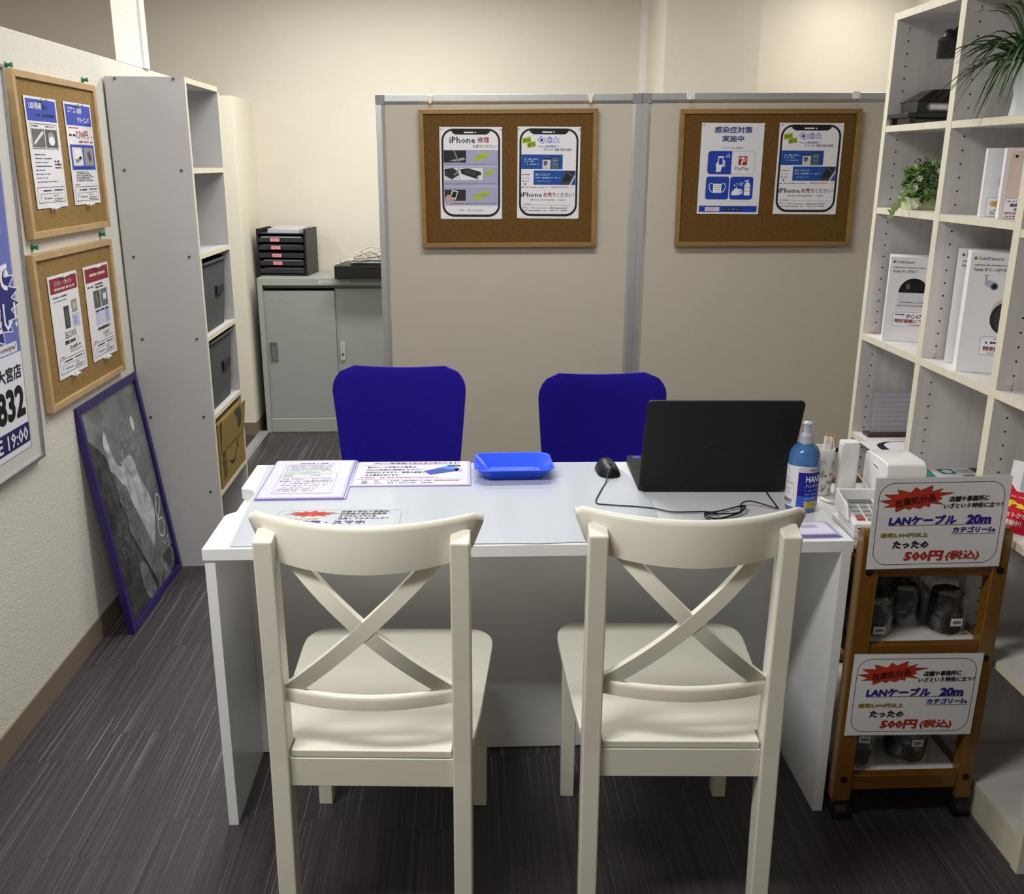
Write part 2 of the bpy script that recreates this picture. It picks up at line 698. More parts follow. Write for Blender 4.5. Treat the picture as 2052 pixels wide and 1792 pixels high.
struct('floor', MB().box(-3.25, 2.65, -1.6, 5.95, -0.05, 0.0), mat_floor())
struct('ceiling', MB().box(-3.25, 2.65, -1.6, 5.95, 2.6, 2.65), mat('white_ceiling_board', 'e2e0da', rough=0.9, vary=0.03))
struct('wall_back', MB().box(-3.25, 2.65, 5.87, 5.95, 0, 2.6), WALLPAPER)
struct('wall_column', MB().box(1.045, 1.545, 5.30, 5.87, 0, 2.6), WALLPAPER)
struct('trim_1', MB().box(1.008, 1.045, 5.825, 5.87, 0, 2.6), mat('white_plastic_corner_trim', 'e6e1e2', rough=0.5))
struct('wall_left', MB().box(-1.335, -1.2295, -1.6, 4.55, 0, 1.868), WALLWHITE, bevel=0.004)
struct('wall_left_end', MB().box(-1.335, -1.228, 5.391, 5.87, 0, 1.861), CREAMWALL, bevel=0.003)
_post = MB().prism([(-1.2295, 3.668), (-1.2295, 3.955), (-1.222, 3.96), (-1.222, 4.02), (-1.345, 4.02)][::-1], 1.868, 2.6)
struct('trim_2', _post, POSTPAPER)
struct('baseboard_left', MB().box(-1.2295, -1.2235, -1.6, 3.499, 0, 0.076), SKIRT)
_bb = MB().box(-1.335, -1.228, 5.385, 5.391, 0, 0.076).box(-1.228, -1.222, 5.385, 5.87, 0, 0.076)
struct('baseboard_left_end', _bb, SKIRT)
struct('trim_3', MB().hexa([(-1.232, 4.0, 0), (-1.172, 4.0, 0), (-1.172, 5.443, 0), (-1.232, 5.443, 0)],
                           [(-1.222, 4.0, 0.012), (-1.182, 4.0, 0.012), (-1.182, 5.443, 0.012), (-1.222, 5.443, 0.012)]), STRIP)
struct('wall_right', MB().box(2.6, 2.65, -1.6, 5.95, 0, 2.6), WALLPAPER)
struct('wall_front', MB().box(-3.25, 2.65, -1.65, -1.6, 0, 2.6), WALLPAPER)
struct('wall_far_left', MB().box(-3.3, -3.25, -1.6, 5.95, 0, 2.6), WALLPAPER)

# ================================================================== the white desk
DESKW = mat('white_laminate', 'e6e7ea', rough=0.28, spec=0.5, vary=0.015, vscale=8)
DX, DY = 0.1425, 1.948
desk = thing('desk', 'long white laminate desk with panel sides, facing the two cream chairs', 'desk', (DX, DY, 0))
_o = [(-0.582, 1.948), (0.868, 1.948), (0.868, 2.553), (-0.587, 2.553), (-0.587, 2.362)]
_n = spline([(-0.587, 2.362), (-0.584, 2.349), (-0.566, 2.345), (-0.549, 2.325), (-0.545, 2.30), (-0.545, 2.215), (-0.549, 2.195), (-0.566, 2.176), (-0.580, 2.160), (-0.582, 2.14)], 4)
_o = [(x - DX, y - DY) for x, y in _o + [tuple(p) for p in _n[1:]]]
obj('tabletop', MB().prism(_o, 0.688, 0.716), DESKW, desk, bevel=0.0015)
obj('side_panel', MB().box(-0.579 - DX, -0.556 - DX, 0.004, 0.585, 0, 0.688), DESKW, desk, bevel=0.001)
obj('side_panel', MB().box(0.841 - DX, 0.865 - DX, 0.0, 0.585, 0, 0.688), DESKW, desk, bevel=0.001)
obj('modesty_panel', MB().box(-0.556 - DX, 0.841 - DX, 0.292, 0.308, 0.004, 0.688), DESKW, desk, bevel=0.001)
ZT = 0.716

# clear vinyl mat over the desk top, with the printed flyer that lies beneath it
_m = [(-0.523, 1.957), (0.10, 1.955), (0.16, 1.951), (0.23, 1.957), (0.447, 1.957), (0.452, 2.10), (0.458, 2.24), (0.448, 2.30), (0.435, 2.42), (0.40, 2.535), (-0.555, 2.541)]
mat_o = obj('desk_mat', MB().prism(_m, ZT + 0.0012, ZT + 0.003), None or mat('clear_blue_grey_vinyl', 'c6cdd7', rough=0.12, spec=0.6, vary=0.02, vscale=3, bump=0.15, bscale=6), bevel=0.0006)
tag(mat_o, 'thin clear bluish vinyl mat spread over most of the white desk top', 'desk mat')

# ================================================================== the two cream chairs
CREAM = mat('cream_painted_wood', 'dedbcf', rough=0.32, spec=0.45, vary=0.025, vscale=6)


def bow(x, y_end, y_mid, half):
    return y_mid + (y_end - y_mid) * (x / half) ** 2


def bowed_bar(half, z0f, z1f, y_end, y_mid, bhalf, t, n=24, taper=0.0):
    """A board bent backward in its middle; z0f / z1f give lower and upper edge at u in -1..1."""
    mb = MB()
    secs = []
    for i in range(n + 1):
        u = -1 + 2 * i / n
        x = half * u
        y = bow(x, y_end, y_mid, bhalf)
        z0, z1 = z0f(u), z1f(u)
        r = t * 0.48
        sec = []
        for k in range(7):
            a = PI * k / 6
            sec.append((x, y + t / 2 + math.cos(a) * t / 2, z1 - r + math.sin(a) * r))
        kx = 1 - taper * max(0, (abs(u) - 0.7) / 0.3) ** 1.5
        sec += [(x * kx, y, z0), (x * kx, y + t, z0)]
        secs.append(sec)
    k = len(secs[0])
    vs = [p for s in secs for p in s]
    fs = []
    for i in range(n):
        for j in range(k):
            fs.append((i * k + j, i * k + (j + 1) % k, (i + 1) * k + (j + 1) % k, (i + 1) * k + j))
    fs += [tuple(range(k))[::-1], tuple(range(n * k, (n + 1) * k))]
    fs = [q[::-1] for q in fs]
    mb.add(vs, fs)
    return mb


def make_chair(label, loc, rotz, group):
    t = thing('dining_chair', label, 'chair', loc, rotz, group)
    for s in (-1, 1):   # rear legs run up to carry the back
        mb = MB()
        x0, x1 = sorted((s * 0.158, s * 0.194))
        lv = [(-0.036, 0.0, 0), (-0.03, 0.016, 0.20), (-0.022, 0.026, 0.42), (-0.022, 0.026, 0.60), (-0.03, 0.014, 0.878)]
        for (a0, a1, za), (b0, b1, zb) in zip(lv, lv[1:]):
            if zb > 0.8:
                mb.hexa([(x0, a0, za), (x1, a0, za), (x1, a1, za), (x0, a1, za)], [(x0, b0, zb), (x1, b0, zb), (x1, b1, zb + 0.012), (x0, b1, zb + 0.012)])
            else:
                mb.hexa([(x0, a0, za), (x1, a0, za), (x1, a1, za), (x0, a1, za)], [(x0, b0, zb), (x1, b0, zb), (x1, b1, zb), (x0, b1, zb)])
        # weld the stacked pieces into one post
        o = obj('leg', mb, CREAM, t)
        bm = bmesh.new()
        bm.from_mesh(o.data)
        bmesh.ops.remove_doubles(bm, verts=bm.verts, dist=1e-5)
        inner = [f for f in bm.faces if all(len(e.link_faces) > 2 for e in f.edges)]
        bmesh.ops.delete(bm, geom=inner, context='FACES_ONLY')
        bm.to_mesh(o.data)
        bm.free()
        bv = o.modifiers.new('bevel', 'BEVEL')
        bv.width = 0.003
        bv.segments = 2
        bv.limit_method = 'ANGLE'
        o['label'] = 'rear leg rising into a back post'
    for s in (-1, 1):
        x0, x1 = sorted((s * 0.172, s * 0.209))
        obj('leg', MB().hexa([(x0 + .002, 0.405, 0), (x1 - .002, 0.405, 0), (x1 - .002, 0.440, 0), (x0 + .002, 0.440, 0)],
                             [(x0, 0.405, 0.42), (x1, 0.405, 0.42), (x1, 0.447, 0.42), (x0, 0.447, 0.42)]), CREAM, t, bevel=0.003)
    # seat: narrow between the posts, wide and round-cornered in front, dished behind
    left = [(-0.155, -0.011), (-0.155, 0.03), (-0.196, 0.034), (-0.205, 0.12), (-0.216, 0.30), (-0.222, 0.40)]
    corner = [(-0.222 + 0.055 - 0.055 * math.cos(a), 0.425 + 0.068 * math.sin(a)) for a in [PI / 2 * i / 6 for i in range(7)]]
    out = left + corner
    out = out + [(-x, y) for x, y in out[::-1]]
    obj('seat', MB().prism(out, 0.424, 0.440), CREAM, t, bevel=0.0025, seg=2)
    obj('apron', MB().box(-0.158, 0.158, -0.012, 0.008, 0.360, 0.423), CREAM, t, bevel=0.002)
    obj('apron', MB().box(-0.172, 0.172, 0.412, 0.432, 0.362, 0.424), CREAM, t, bevel=0.002)
    for s in (-1, 1):
        mb = MB()
        xa, xb = s * 0.172, s * 0.186
        pts = [(xa - 0.009, 0.026), (xa + 0.009, 0.026), (xb + 0.009, 0.405), (xb - 0.009, 0.405)]
        mb.prism(pts, 0.362, 0.424)
        obj('apron', mb, CREAM, t, bevel=0.002)
    obj('top_rail', bowed_bar(0.216, lambda u: 0.824 + 0.012 * abs(u) ** 2 + max(0, abs(u) - 0.90) * 0.12, lambda u: 0.914 - max(0, abs(u) - 0.93) * 0.12, 0.036, -0.048, 0.216, 0.021, 30, 0.085), CREAM, t, smooth=50)
    obj('lower_rail', bowed_bar(0.160, lambda u: 0.541, lambda u: 0.570, 0.0, -0.034, 0.160, 0.017), CREAM, t, smooth=50)
    for s in (-1, 1):
        mb = MB()
        n = 18
        secs = []
        for i in range(n + 1):
            u = i / n
            x = s * (-0.130 + 0.282 * u)
            z = 0.834 - 0.272 * u
            y = bow(x, 0.004 + 0.012 * (1 - u), -0.044, 0.155)
            dx, dz = s * 0.282, -0.272
            d = math.hypot(dx, dz)
            nx, nz = -dz / d * 0.0145, dx / d * 0.0145
            y += 0.0003 * s
            secs.append([(x - nx, y, z - nz), (x + nx, y, z + nz), (x + nx, y + 0.016, z + nz), (x - nx, y + 0.016, z - nz)])
        vs = [p for q in secs for p in q]
        fs = [(i * 4 + j, i * 4 + (j + 1) % 4, i * 4 + 4 + (j + 1) % 4, i * 4 + 4 + j) for i in range(n) for j in range(4)]
        fs += [(3, 2, 1, 0), (n * 4, n * 4 + 1, n * 4 + 2, n * 4 + 3)]
        if s > 0:
            pass
        mb.add(vs, fs)
        o = obj('cross_brace', mb, CREAM, t, smooth=40)
        bm = bmesh.new()
        bm.from_mesh(o.data)
        bmesh.ops.recalc_face_normals(bm, faces=bm.faces)
        bm.to_mesh(o.data)
        bm.free()
    return t


chair_a = make_chair('cream wooden cross-back chair at the left half of the desk, in front of the bagged document sleeves', (-0.190, 1.606, 0), -0.055, 'cream cross-back chairs')
chair_b = dup(chair_a, (0.414, 1.614, 0), (0, 0, -0.045), 'cream wooden cross-back chair at the laptop end of the desk')
chair_a['label'] = 'cream wooden cross-back chair in front of the document sleeves at the left of the desk'

# ================================================================== two blue office chairs behind the desk
BLUE = mat_weave('royal_blue_mesh_cloth', '190a80', '3d34c4', scale=70)
BLACKP = mat('black_plastic', '17171a', rough=0.45, vary=0.1)
CHROME = mat('bright_steel', 'c6c7ca', rough=0.25, metal=0.95, vary=0.03)


def office_back(wt, wb, ztop, zbot):
    mb = MB()
    nu, nv = 28, 30
    def half(v):      # half width at height fraction v (0 bottom, 1 top)
        h = wb + (wt - wb) * (v ** 0.8)
        rc = 0.17
        if v > 1 - rc:
            q = (v - (1 - rc)) / rc
            h -= 0.072 * (1 - math.sqrt(max(0, 1 - q * q)))
        if v < 0.12:
            q = (0.12 - v) / 0.12
            h -= 0.07 * (1 - math.sqrt(max(0, 1 - q * q)))
        return h
    def pt(u, v, off):
        x = (2 * u - 1) * half(v)
        z = zbot + (ztop - zbot) * v + 0.010 * (2 * u - 1) ** 2 * v
        y = 0.05 * (1 - (x / wt) ** 2) - 0.05 * (v - 0.35) ** 2 + 0.04 * v
        e = 1 - max(abs(2 * u - 1) ** 6, abs(2 * v - 1) ** 10)
        return (x, y + off * (0.35 + 0.65 * e), z)
    a = [[pt(i / nu, j / nv, -0.014) for i in range(nu + 1)] for j in range(nv + 1)]
    b = [[pt(i / nu, j / nv, 0.014) for i in range(nu + 1)] for j in range(nv + 1)]
    A = [p for r in a for p in r]
    B = [p for r in b for p in r]
    k = nu + 1
    fs = []
    for j in range(nv):
        for i in range(nu):
            q = (j * k + i, j * k + i + 1, (j + 1) * k + i + 1, (j + 1) * k + i)
            fs.append(q)
            fs.append(tuple(len(A) + z for z in q[::-1]))
    edge = [i for i in range(k)] + [j * k + nu for j in range(1, nv + 1)] + [nv * k + i for i in range(nu - 1, -1, -1)] + [j * k for j in range(nv - 1, 0, -1)]
    for p, q in zip(edge, edge[1:] + edge[:1]):
        fs.append((q, p, len(A) + p, len(A) + q))
    mb.add(A + B, fs)
    return mb


def make_office(label, loc, rotz, ztop, wt, wb):
    t = thing('office_chair', label, 'office chair', loc, rotz, 'blue office chairs behind the desk')
    obj('backrest', office_back(wt, wb, ztop, ztop - 0.46), BLUE, t, smooth=60)
    st = [(x, y) for x, y in rrect(-0.23, -0.40, 0.23, 0.02, 0.09)]
    obj('seat', MB().prism(st, 0.43, 0.50), BLUE, t, bevel=0.025, seg=4)
    obj('back_bracket', MB().tube(spline([(0, -0.15, 0.42), (0, 0.06, 0.42), (0, 0.115, 0.47), (0, 0.10, 0.60), (0, 0.085, 0.68)], 6), 0.017, 10), BLACKP, t, smooth=50)
    obj('gas_stem', MB().cyl((0, -0.19, 0.11), (0, -0.19, 0.43), 0.025), CHROME, t, smooth=40)
    for k in range(5):
        a = 2 * PI * k / 5 + 0.3
        c, s = math.cos(a), math.sin(a)
        leg = obj('base_leg', MB().hexa([(0.02 * -s, -0.19 + 0.02 * c, 0.075), (0.02 * s, -0.19 - 0.02 * c, 0.075), (0.27 * c + 0.012 * s, -0.19 + 0.27 * s - 0.012 * c, 0.065), (0.27 * c - 0.012 * s, -0.19 + 0.27 * s + 0.012 * c, 0.065)],
                                        [(0.02 * -s, -0.19 + 0.02 * c, 0.12), (0.02 * s, -0.19 - 0.02 * c, 0.12), (0.27 * c + 0.012 * s, -0.19 + 0.27 * s - 0.012 * c, 0.085), (0.27 * c - 0.012 * s, -0.19 + 0.27 * s + 0.012 * c, 0.085)]), BLACKP, t)
        x, y = 0.27 * c, -0.19 + 0.27 * s
        obj('caster', MB().cyl((x - 0.02 * s, y + 0.02 * c, 0.03), (x + 0.02 * s, y - 0.02 * c, 0.03), 0.03).cyl((x, y, 0.03), (x, y, 0.07), 0.009), BLACKP, leg, smooth=40)
    return t


make_office('blue mesh office chair behind the document sleeves on the desk', (-0.212, 2.86, 0), -0.05, 0.913, 0.212, 0.168)
make_office('blue mesh office chair half hidden by the open laptop', (0.428, 2.88, 0), 0.03, 0.883, 0.209, 0.172)

# ================================================================== left white bookcase (seen from its end)
SHELFW = mat('white_chipboard', 'c4c2c2', rough=0.5, spec=0.3, vary=0.02)
EDGEC = mat('cream_edge_banding', 'e2dcc4', rough=0.5, vary=0.03)
SCREW = mat('dull_steel_screw', '74757a', rough=0.4, metal=0.7)
bk = thing('bookcase', 'tall narrow white open bookcase standing end-on against the low left wall', 'bookcase', (-1.085, 3.75, 0))
_t = 0.018


def lx(x):
    return x + 1.085


def ly(y):
    return y - 3.75


def shelf_board(mb, x0, x1, y0, y1, z0, z1):
    """A board whose room-side edge carries a cream banding."""
    mb.box(x0, x1 - 0.0012, y0, y1, z0, z1, 0)
    mb.box(x1 - 0.0012, x1, y0, y1, z0, z1, 1)
    return mb


end = obj('side_panel', shelf_board(MB(), lx(-1.2215), lx(-0.953), ly(3.501), ly(3.519), 0, 1.802), [SHELFW, EDGEC], bk)
obj('side_panel', shelf_board(MB(), lx(-1.2215), lx(-0.953), ly(3.945), ly(3.963), 0, 1.785), [SHELFW, EDGEC], bk)
for z in (1.784, 1.486, 1.189, 0.889, 0.590, 0.284, 0.02):
    obj('shelf', shelf_board(MB(), lx(-1.2145), lx(-0.953), ly(3.519), ly(3.945), z, z + 0.018), [SHELFW, EDGEC], bk)
obj('back_panel', MB().box(lx(-1.2215), lx(-1.2145), ly(3.519), ly(3.945), 0, 1.784), SHELFW, bk)
for z in (1.795, 1.496, 1.199, 0.902, 0.607, 0.309):
    for x in (-1.186, -0.990):
        if z < 0.5 and x < -1.1:
            continue
        mb = MB().cyl((lx(x), ly(3.5012), z), (lx(x), ly(3.4990), z), 0.0052, n=14)
        mb.cyl((lx(x), ly(3.4990), z), (lx(x), ly(3.4988), z), 0.0018, n=6, m=1)
        obj('screw', mb, [SCREW, BLACKP], end)

# two woven storage baskets and a cardboard box in the bookcase
WEAVE = mat_weave('grey_woven_strap', '3c3d40', '8a8c8f', scale=26, plane='yz')
TRIMG = mat('dark_grey_basket_rim', '3a3b3e', rough=0.8, vary=0.1)
DARK = mat('dark_basket_lining', '121214', rough=0.95)


def basket(label, y0, y1, z0, h, skew):
    t = thing('storage_basket', label, 'basket', (-1.08, (y0 + y1) / 2, z0), 0, 'woven baskets in the left bookcase')
    hw, hd = (y1 - y0) / 2, 0.118
    mb = MB()
    n = 44
    def ringpts(sx, sy, z, dz=0.0):
        out = []
        for x, y in rrect(-sx, -sy, sx, sy, 0.05, 8):
            out.append((x, y, z + dz * (0.5 - 0.5 * math.cos(PI * min(1, abs(y) / sy)))))
        return out
    levels = [(0.88, 0.0), (0.93, h * 0.3), (0.97, h * 0.7), (1.0, h)]
    rings = [ringpts(hd * a, hw * a, z, 0.012 if z == h else 0) for a, z in levels]
    inner = [ringpts(hd * 0.96, hw * 0.96, h, 0.012), ringpts(hd * 0.84, hw * 0.84, 0.01)]
    allr = rings + inner
    k = len(allr[0])
    vs = [p for r in allr for p in r]
    fs, ms = [], []
    for i in range(len(allr) - 1):
        for j in range(k):
            fs.append((i * k + j, i * k + (j + 1) % k, (i + 1) * k + (j + 1) % k, (i + 1) * k + j))
    mb.add(vs, fs[:3 * k], 0)
    mb.add(vs, fs[3 * k:], 1)
    mb.add(rings[0], [tuple(range(k))[::-1]], 0)
    mb.add(inner[1], [tuple(range(k))], 1)
    obj('basket_body', mb, [WEAVE, DARK], t, smooth=50)
    obj('rim', MB().tube(ringpts(hd * 1.0, hw * 1.0, h, 0.012), 0.007, 8, closed=True), TRIMG, t, smooth=60)
    obj('handle', MB().hexa([(hd - 0.006, -0.005, h * 0.52), (hd + 0.004, -0.005, h * 0.52), (hd + 0.004, 0.10, h * 0.52), (hd - 0.006, 0.10, h * 0.52)],
                            [(hd - 0.004, -0.005, h * 0.66), (hd + 0.006, -0.005, h * 0.66), (hd + 0.006, 0.10, h * 0.66), (hd - 0.004, 0.10, h * 0.66)]), BLACKP, t, bevel=0.002)
    return t


basket('grey woven storage basket on the third shelf of the left bookcase, the upper of two', 3.53, 3.925, 0.907, 0.245, 0)
basket('grey woven storage basket directly above the cardboard box in the left bookcase', 3.535, 3.935, 0.608, 0.25, 0)

CARD = mat('brown_cardboard', '8d7438', rough=0.8, vary=0.06, vscale=20)
TAPE = mat('black_printed_tape', '2a2620', rough=0.35)
cb = thing('cardboard_box', 'brown cardboard delivery box with a curved arrow, in the left bookcase', 'box', (-1.075, 3.75, 0.302))
obj('box_body', MB().box(-0.125, 0.122, -0.205, 0.190, 0, 0.262), CARD, cb, bevel=0.003)
obj('flap', MB().hexa([(0.1225, -0.185, 0.143), (0.126, -0.185, 0.143), (0.126, 0.188, 0.135), (0.1225, 0.188, 0.135)],
                      [(0.128, -0.175, 0.268), (0.131, -0.175, 0.268), (0.137, 0.200, 0.262), (0.134, 0.200, 0.262)]), CARD, cb, bevel=0.001)
def flap_x(y, z):
    return 0.1264 + (z - 0.14) * 0.0435 + (y + 0.18) / 0.37 * 0.005 * (z - 0.14) / 0.125 + 0.0006


tp = [(0.010, 0.262), (0.105, 0.260), (0.130, 0.212), (0.118, 0.172), (0.082, 0.172), (0.060, 0.205)]
obj('tape', MB().add([(flap_x(y, z), y, z) for y, z in tp], [tuple(range(6))[::-1]]).add([(flap_x(y, z) + 0.0004, y, z) for y, z in tp], [tuple(range(6))[::-1]]), TAPE, cb)
_sm = [(0.1226, -0.075 + 0.145 * t, 0.080 - 0.034 * math.sin(PI * t) + 0.024 * t) for t in [i / 14 for i in range(15)]]
smile = MB()
vs = []
for i, p in enumerate(_sm):
    w0 = 0.0015 + 0.006 * math.sin(PI * i / 14)
    vs += [(p[0], p[1], p[2] - w0), (p[0], p[1], p[2] + w0)]
vs += [(0.1226, 0.055, 0.096), (0.1226, 0.085, 0.092), (0.1226, 0.082, 0.128)]
smile.add(vs, [(2 * i, 2 * i + 2, 2 * i + 3, 2 * i + 1) for i in range(14)] + [(28, 30, 31), (28, 31, 32), (29, 32, 30)])
obj('printed_smile', smile, TAPE, cb)
bars_ = MB().box(0.1221, 0.1226, -0.170, -0.166, 0.028, 0.135)
for i in range(9):
    bars_.box(0.1221, 0.1226, -0.168, -0.118, 0.030 + i * 0.012, 0.030 + i * 0.012 + (0.007 if i % 3 else 0.004))
obj('printed_barcode', bars_, TAPE, cb)

# ================================================================== framed monochrome picture leaning on the wall
PURPLE = mat('dark_purple_painted_frame', '2a1560', rough=0.3, spec=0.5, vary=0.06)


def mat_art(name, lo, hi, scale, rough=0.12):
    m, nt, b = principled(name)
    L = nt.links.new
    tc = N(nt, 'ShaderNodeTexCoord')
    n1 = N(nt, 'ShaderNodeTexNoise')
    n1.inputs['Scale'].default_value = scale
    n1.inputs['Detail'].default_value = 6
    n1.inputs['Distortion'].default_value = 1.6
    L(tc.outputs['Object'], n1.inputs['Vector'])
    r = N(nt, 'ShaderNodeValToRGB')
    r.color_ramp.elements[0].position = 0.34
    r.color_ramp.elements[0].color = hexc(lo)
    r.color_ramp.elements[1].position = 0.70
    r.color_ramp.elements[1].color = hexc(hi)
    L(n1.outputs['Fac'], r.inputs[0])
    L(r.outputs[0], b.inputs['Base Color'])
    b.inputs['Roughness'].default_value = rough
    return m


PW, PH = 0.56, 0.79
_lean = math.atan2(0.098, 0.78)
pf = thing('framed_picture', 'purple-framed black-and-white picture leaning against the wall under the cork boards', 'picture', (-1.122, 3.215, 0.0), 0, rot=(0, 0, 0))
pf.rotation_euler = Euler((-_lean, 0, PI / 2), 'XYZ')
fr = MB()
fw_, ft_ = 0.026, 0.022
for a, b in (((-PW / 2, 0), (-PW / 2 + fw_, PH)), ((PW / 2 - fw_, 0), (PW / 2, PH))):
    fr.box(a[0], b[0], 0, ft_, a[1], b[1])
fr.box(-PW / 2 + fw_, PW / 2 - fw_, 0, ft_, 0, fw_)
fr.box(-PW / 2 + fw_, PW / 2 - fw_, 0, ft_, PH - fw_, PH)
obj('frame', fr, PURPLE, pf, bevel=0.003)
ART_D = mat_art('monochrome_print_dark', '121214', '4c4a4c', 14)
ART_L = mat_art('monochrome_print_light', '8e8e92', 'e2e2e4', 10)
ART_G = mat_art('monochrome_print_grey', '565658', '8e8e90', 12)
art = Sheet(0, 0, 100, 150, PW - 2 * fw_, PH - 2 * fw_, base_mat=mat_art('monochrome_print', '5c5c5e', '8c8c8e', 5))
art.poly_fan([tuple(p) for p in spline([(0, 30), (12, 26), (22, 36), (28, 52), (26, 66), (34, 80), (32, 100), (44, 118), (50, 136), (56, 149), (0, 149)], 5, True)], ART_D, 1)
art.poly_fan([tuple(p) for p in spline([(24, 28), (30, 20), (33, 36), (38, 46), (46, 52), (44, 64), (36, 58), (30, 50), (24, 46), (27, 38)], 5, True)], ART_L, 2)
art.poly_fan([tuple(p) for p in spline([(44, 50), (56, 46), (66, 50), (70, 66), (78, 80), (82, 96), (74, 110), (66, 120), (58, 100), (50, 84), (44, 68)], 5, True)], ART_L, 3)
art.poly_fan([tuple(p) for p in spline([(52, 98), (62, 104), (68, 122), (76, 132), (70, 148), (56, 142), (50, 120)], 5, True)], ART_G, 2)
art.poly_fan([tuple(p) for p in spline([(34, 120), (44, 124), (50, 140), (52, 149), (38, 149), (32, 136)], 5, True)], ART_G, 2)
art.oval(16, 46, 9, 15, ART_D, 3)
art.oval(80, 28, 3.2, 5.5, 'd8d8da', 2)
_rn = random.Random(5)
for i in range(150):
    cx, cy = _rn.uniform(46, 88), _rn.uniform(18, 50)
    a = _rn.uniform(0.6, 2.2)
    L_ = _rn.uniform(1.5, 4)
    art.line([tuple(p) for p in spline([(cx, cy), (cx + L_ * math.cos(a), cy + L_ * math.sin(a)), (cx + L_ * 1.5 * math.cos(a + 0.8), cy + L_ * 1.5 * math.sin(a + 0.8))], 3)], _rn.uniform(0.3, 0.9), _rn.choice(('98989a', '86868a', 'b0b0b2')), 1)
for i in range(130):
    cx, cy = _rn.uniform(12, 44), _rn.uniform(64, 116)
    r = _rn.uniform(1.2, 3.6)
    p0 = _rn.uniform(0, 6)
    art.line([(cx + r * math.cos(p0 + k * 0.6), cy + 1.2 * r * math.sin(p0 + k * 0.6)) for k in range(6)], 0.35, _rn.choice(('6c6a6c', '858386', '504e50')), 4)
art.line([tuple(p) for p in spline([(89, 92), (84, 98), (85, 106), (92, 107), (94, 114), (88, 120), (81, 116), (84, 106), (92, 99), (96, 92), (91, 88), (86, 96)], 6)], 1.5, 'dadadc', 4)
art.line([tuple(p) for p in spline([(82, 122), (88, 127), (95, 122), (93, 130), (97, 137), (94, 144)], 6)], 1.0, 'c0c0c2', 4)
art.rect(64, 132, 100, 150, ART_D, 1)
art.poly([(64, 150), (78, 136), (86, 150)], ART_G, 2)
_a = art.build('print', pf, loc=(0, ft_ * 0.45, fw_))
_a['label'] = 'glossy black-and-white print'

# ================================================================== cork boards and flyers on the low left wall
PINE = mat_grain('pale_pine', 'bb9d70', 0.88, 0.5, axis=1, scale=22)
CORKL = mat_cork('light_cork', '967a4c')
MAPLE = mat_grain('brown_stained_wood', '90703e', 0.82, 0.45, axis=0, scale=24)
CORKD = mat_cork('dark_cork', '684c26')
GREEN = mat('green_plastic_pin', '0f7a50', rough=0.35)
CLEARP = mat('clear_plastic_pin', 'e8e8ea', rough=0.2)


def cork_board(label, w, h, wood, cork, loc, rot, group, fr=0.02, d=0.022):
    t = thing('cork_board', label, 'cork board', loc, 0, group, rot=rot)
    mb = MB()
    mb.prism([(-w / 2, 0), (w / 2, 0), (w / 2 - fr, fr), (-w / 2 + fr, fr)], 0, d, axis='y')
    mb.prism([(-w / 2, h), (-w / 2 + fr, h - fr), (w / 2 - fr, h - fr), (w / 2, h)], 0, d, axis='y')
    mb.prism([(-w / 2, 0), (-w / 2 + fr, fr), (-w / 2 + fr, h - fr), (-w / 2, h)], 0, d, axis='y')
    mb.prism([(w / 2, 0), (w / 2, h), (w / 2 - fr, h - fr), (w / 2 - fr, fr)], 0, d, axis='y')
    obj('frame', mb, wood, t, bevel=0.002)
    obj('cork_sheet', MB().box(-w / 2 + fr, w / 2 - fr, 0.008, 0.016, fr, h - fr), cork, t)
    return t


RL = (0, 0, PI / 2)
XW = -1.2065
cork_board('upper pine-framed cork board on the left wall, with two blue-headed flyers', 0.60, 0.45, PINE, CORKL, (XW, 3.070, 1.313), RL, 'cork boards on the left wall')
cork_board('lower pine-framed cork board on the left wall, with two red-headed flyers', 0.62, 0.455, PINE, CORKL, (XW, 3.052, 0.818), RL, 'cork boards on the left wall')


def pushpin(label, loc, rot, m, group, s=1.0):
    o = obj('pushpin', MB().lathe([(0.0055 * s, 0), (0.0055 * s, 0.0012 * s), (0.0028 * s, 0.002 * s), (0.0024 * s, 0.006 * s), (0.0042 * s, 0.0085 * s), (0.0042 * s, 0.010 * s)], n=12), m, smooth=40, loc=loc, rot=rot)
    return tag(o, label, 'pushpin', group)


_side = (0, PI / 2, 0)
for y, z, la in ((2.792, 1.772, 'green pushpin on the wall above the near corner of the upper cork board'), (3.325, 1.776, 'green pushpin on the wall above the far corner of the upper cork board'),
                 (2.800, 1.290, 'green pushpin above the near corner of the lower left-wall cork board'), (3.322, 1.290, 'green pushpin above the far corner of the lower left-wall cork board')):
    pushpin(la, (-1.2295, y, z), _side, GREEN, 'green pushpins on the left wall', 1.7)


def contact_box(s, y0, red=True):
    if red:
        s.bars(8, y0 - 4, 26, y0 - 1, 'b0303a', 1)
    s.ring(6, y0, 94, y0 + 21, 0.5, 0.8, '40344a', 1)
    s.bars(22, y0 + 3, 52, y0 + 7, '3a3a50', 1)
    s.bars(58, y0 + 3, 90, y0 + 6.5, '404040', 1)
    s.line([(12, y0 + 9), (88, y0 + 9)], 0.5, '404040', 1)
    s.line([(13, y0 + 17), (15, y0 + 12), (18, y0 + 12)], 0.8, '30303a', 2)
    s.text('NIC Corporation', 24, y0 + 13, 50, y0 + 17, '3a4a86', bold=0.01)
    s.bars(56, y0 + 11, 72, y0 + 13.5, '303030', 1)
    s.bars(56, y0 + 15, 90, y0 + 19.5, '404040', 2)


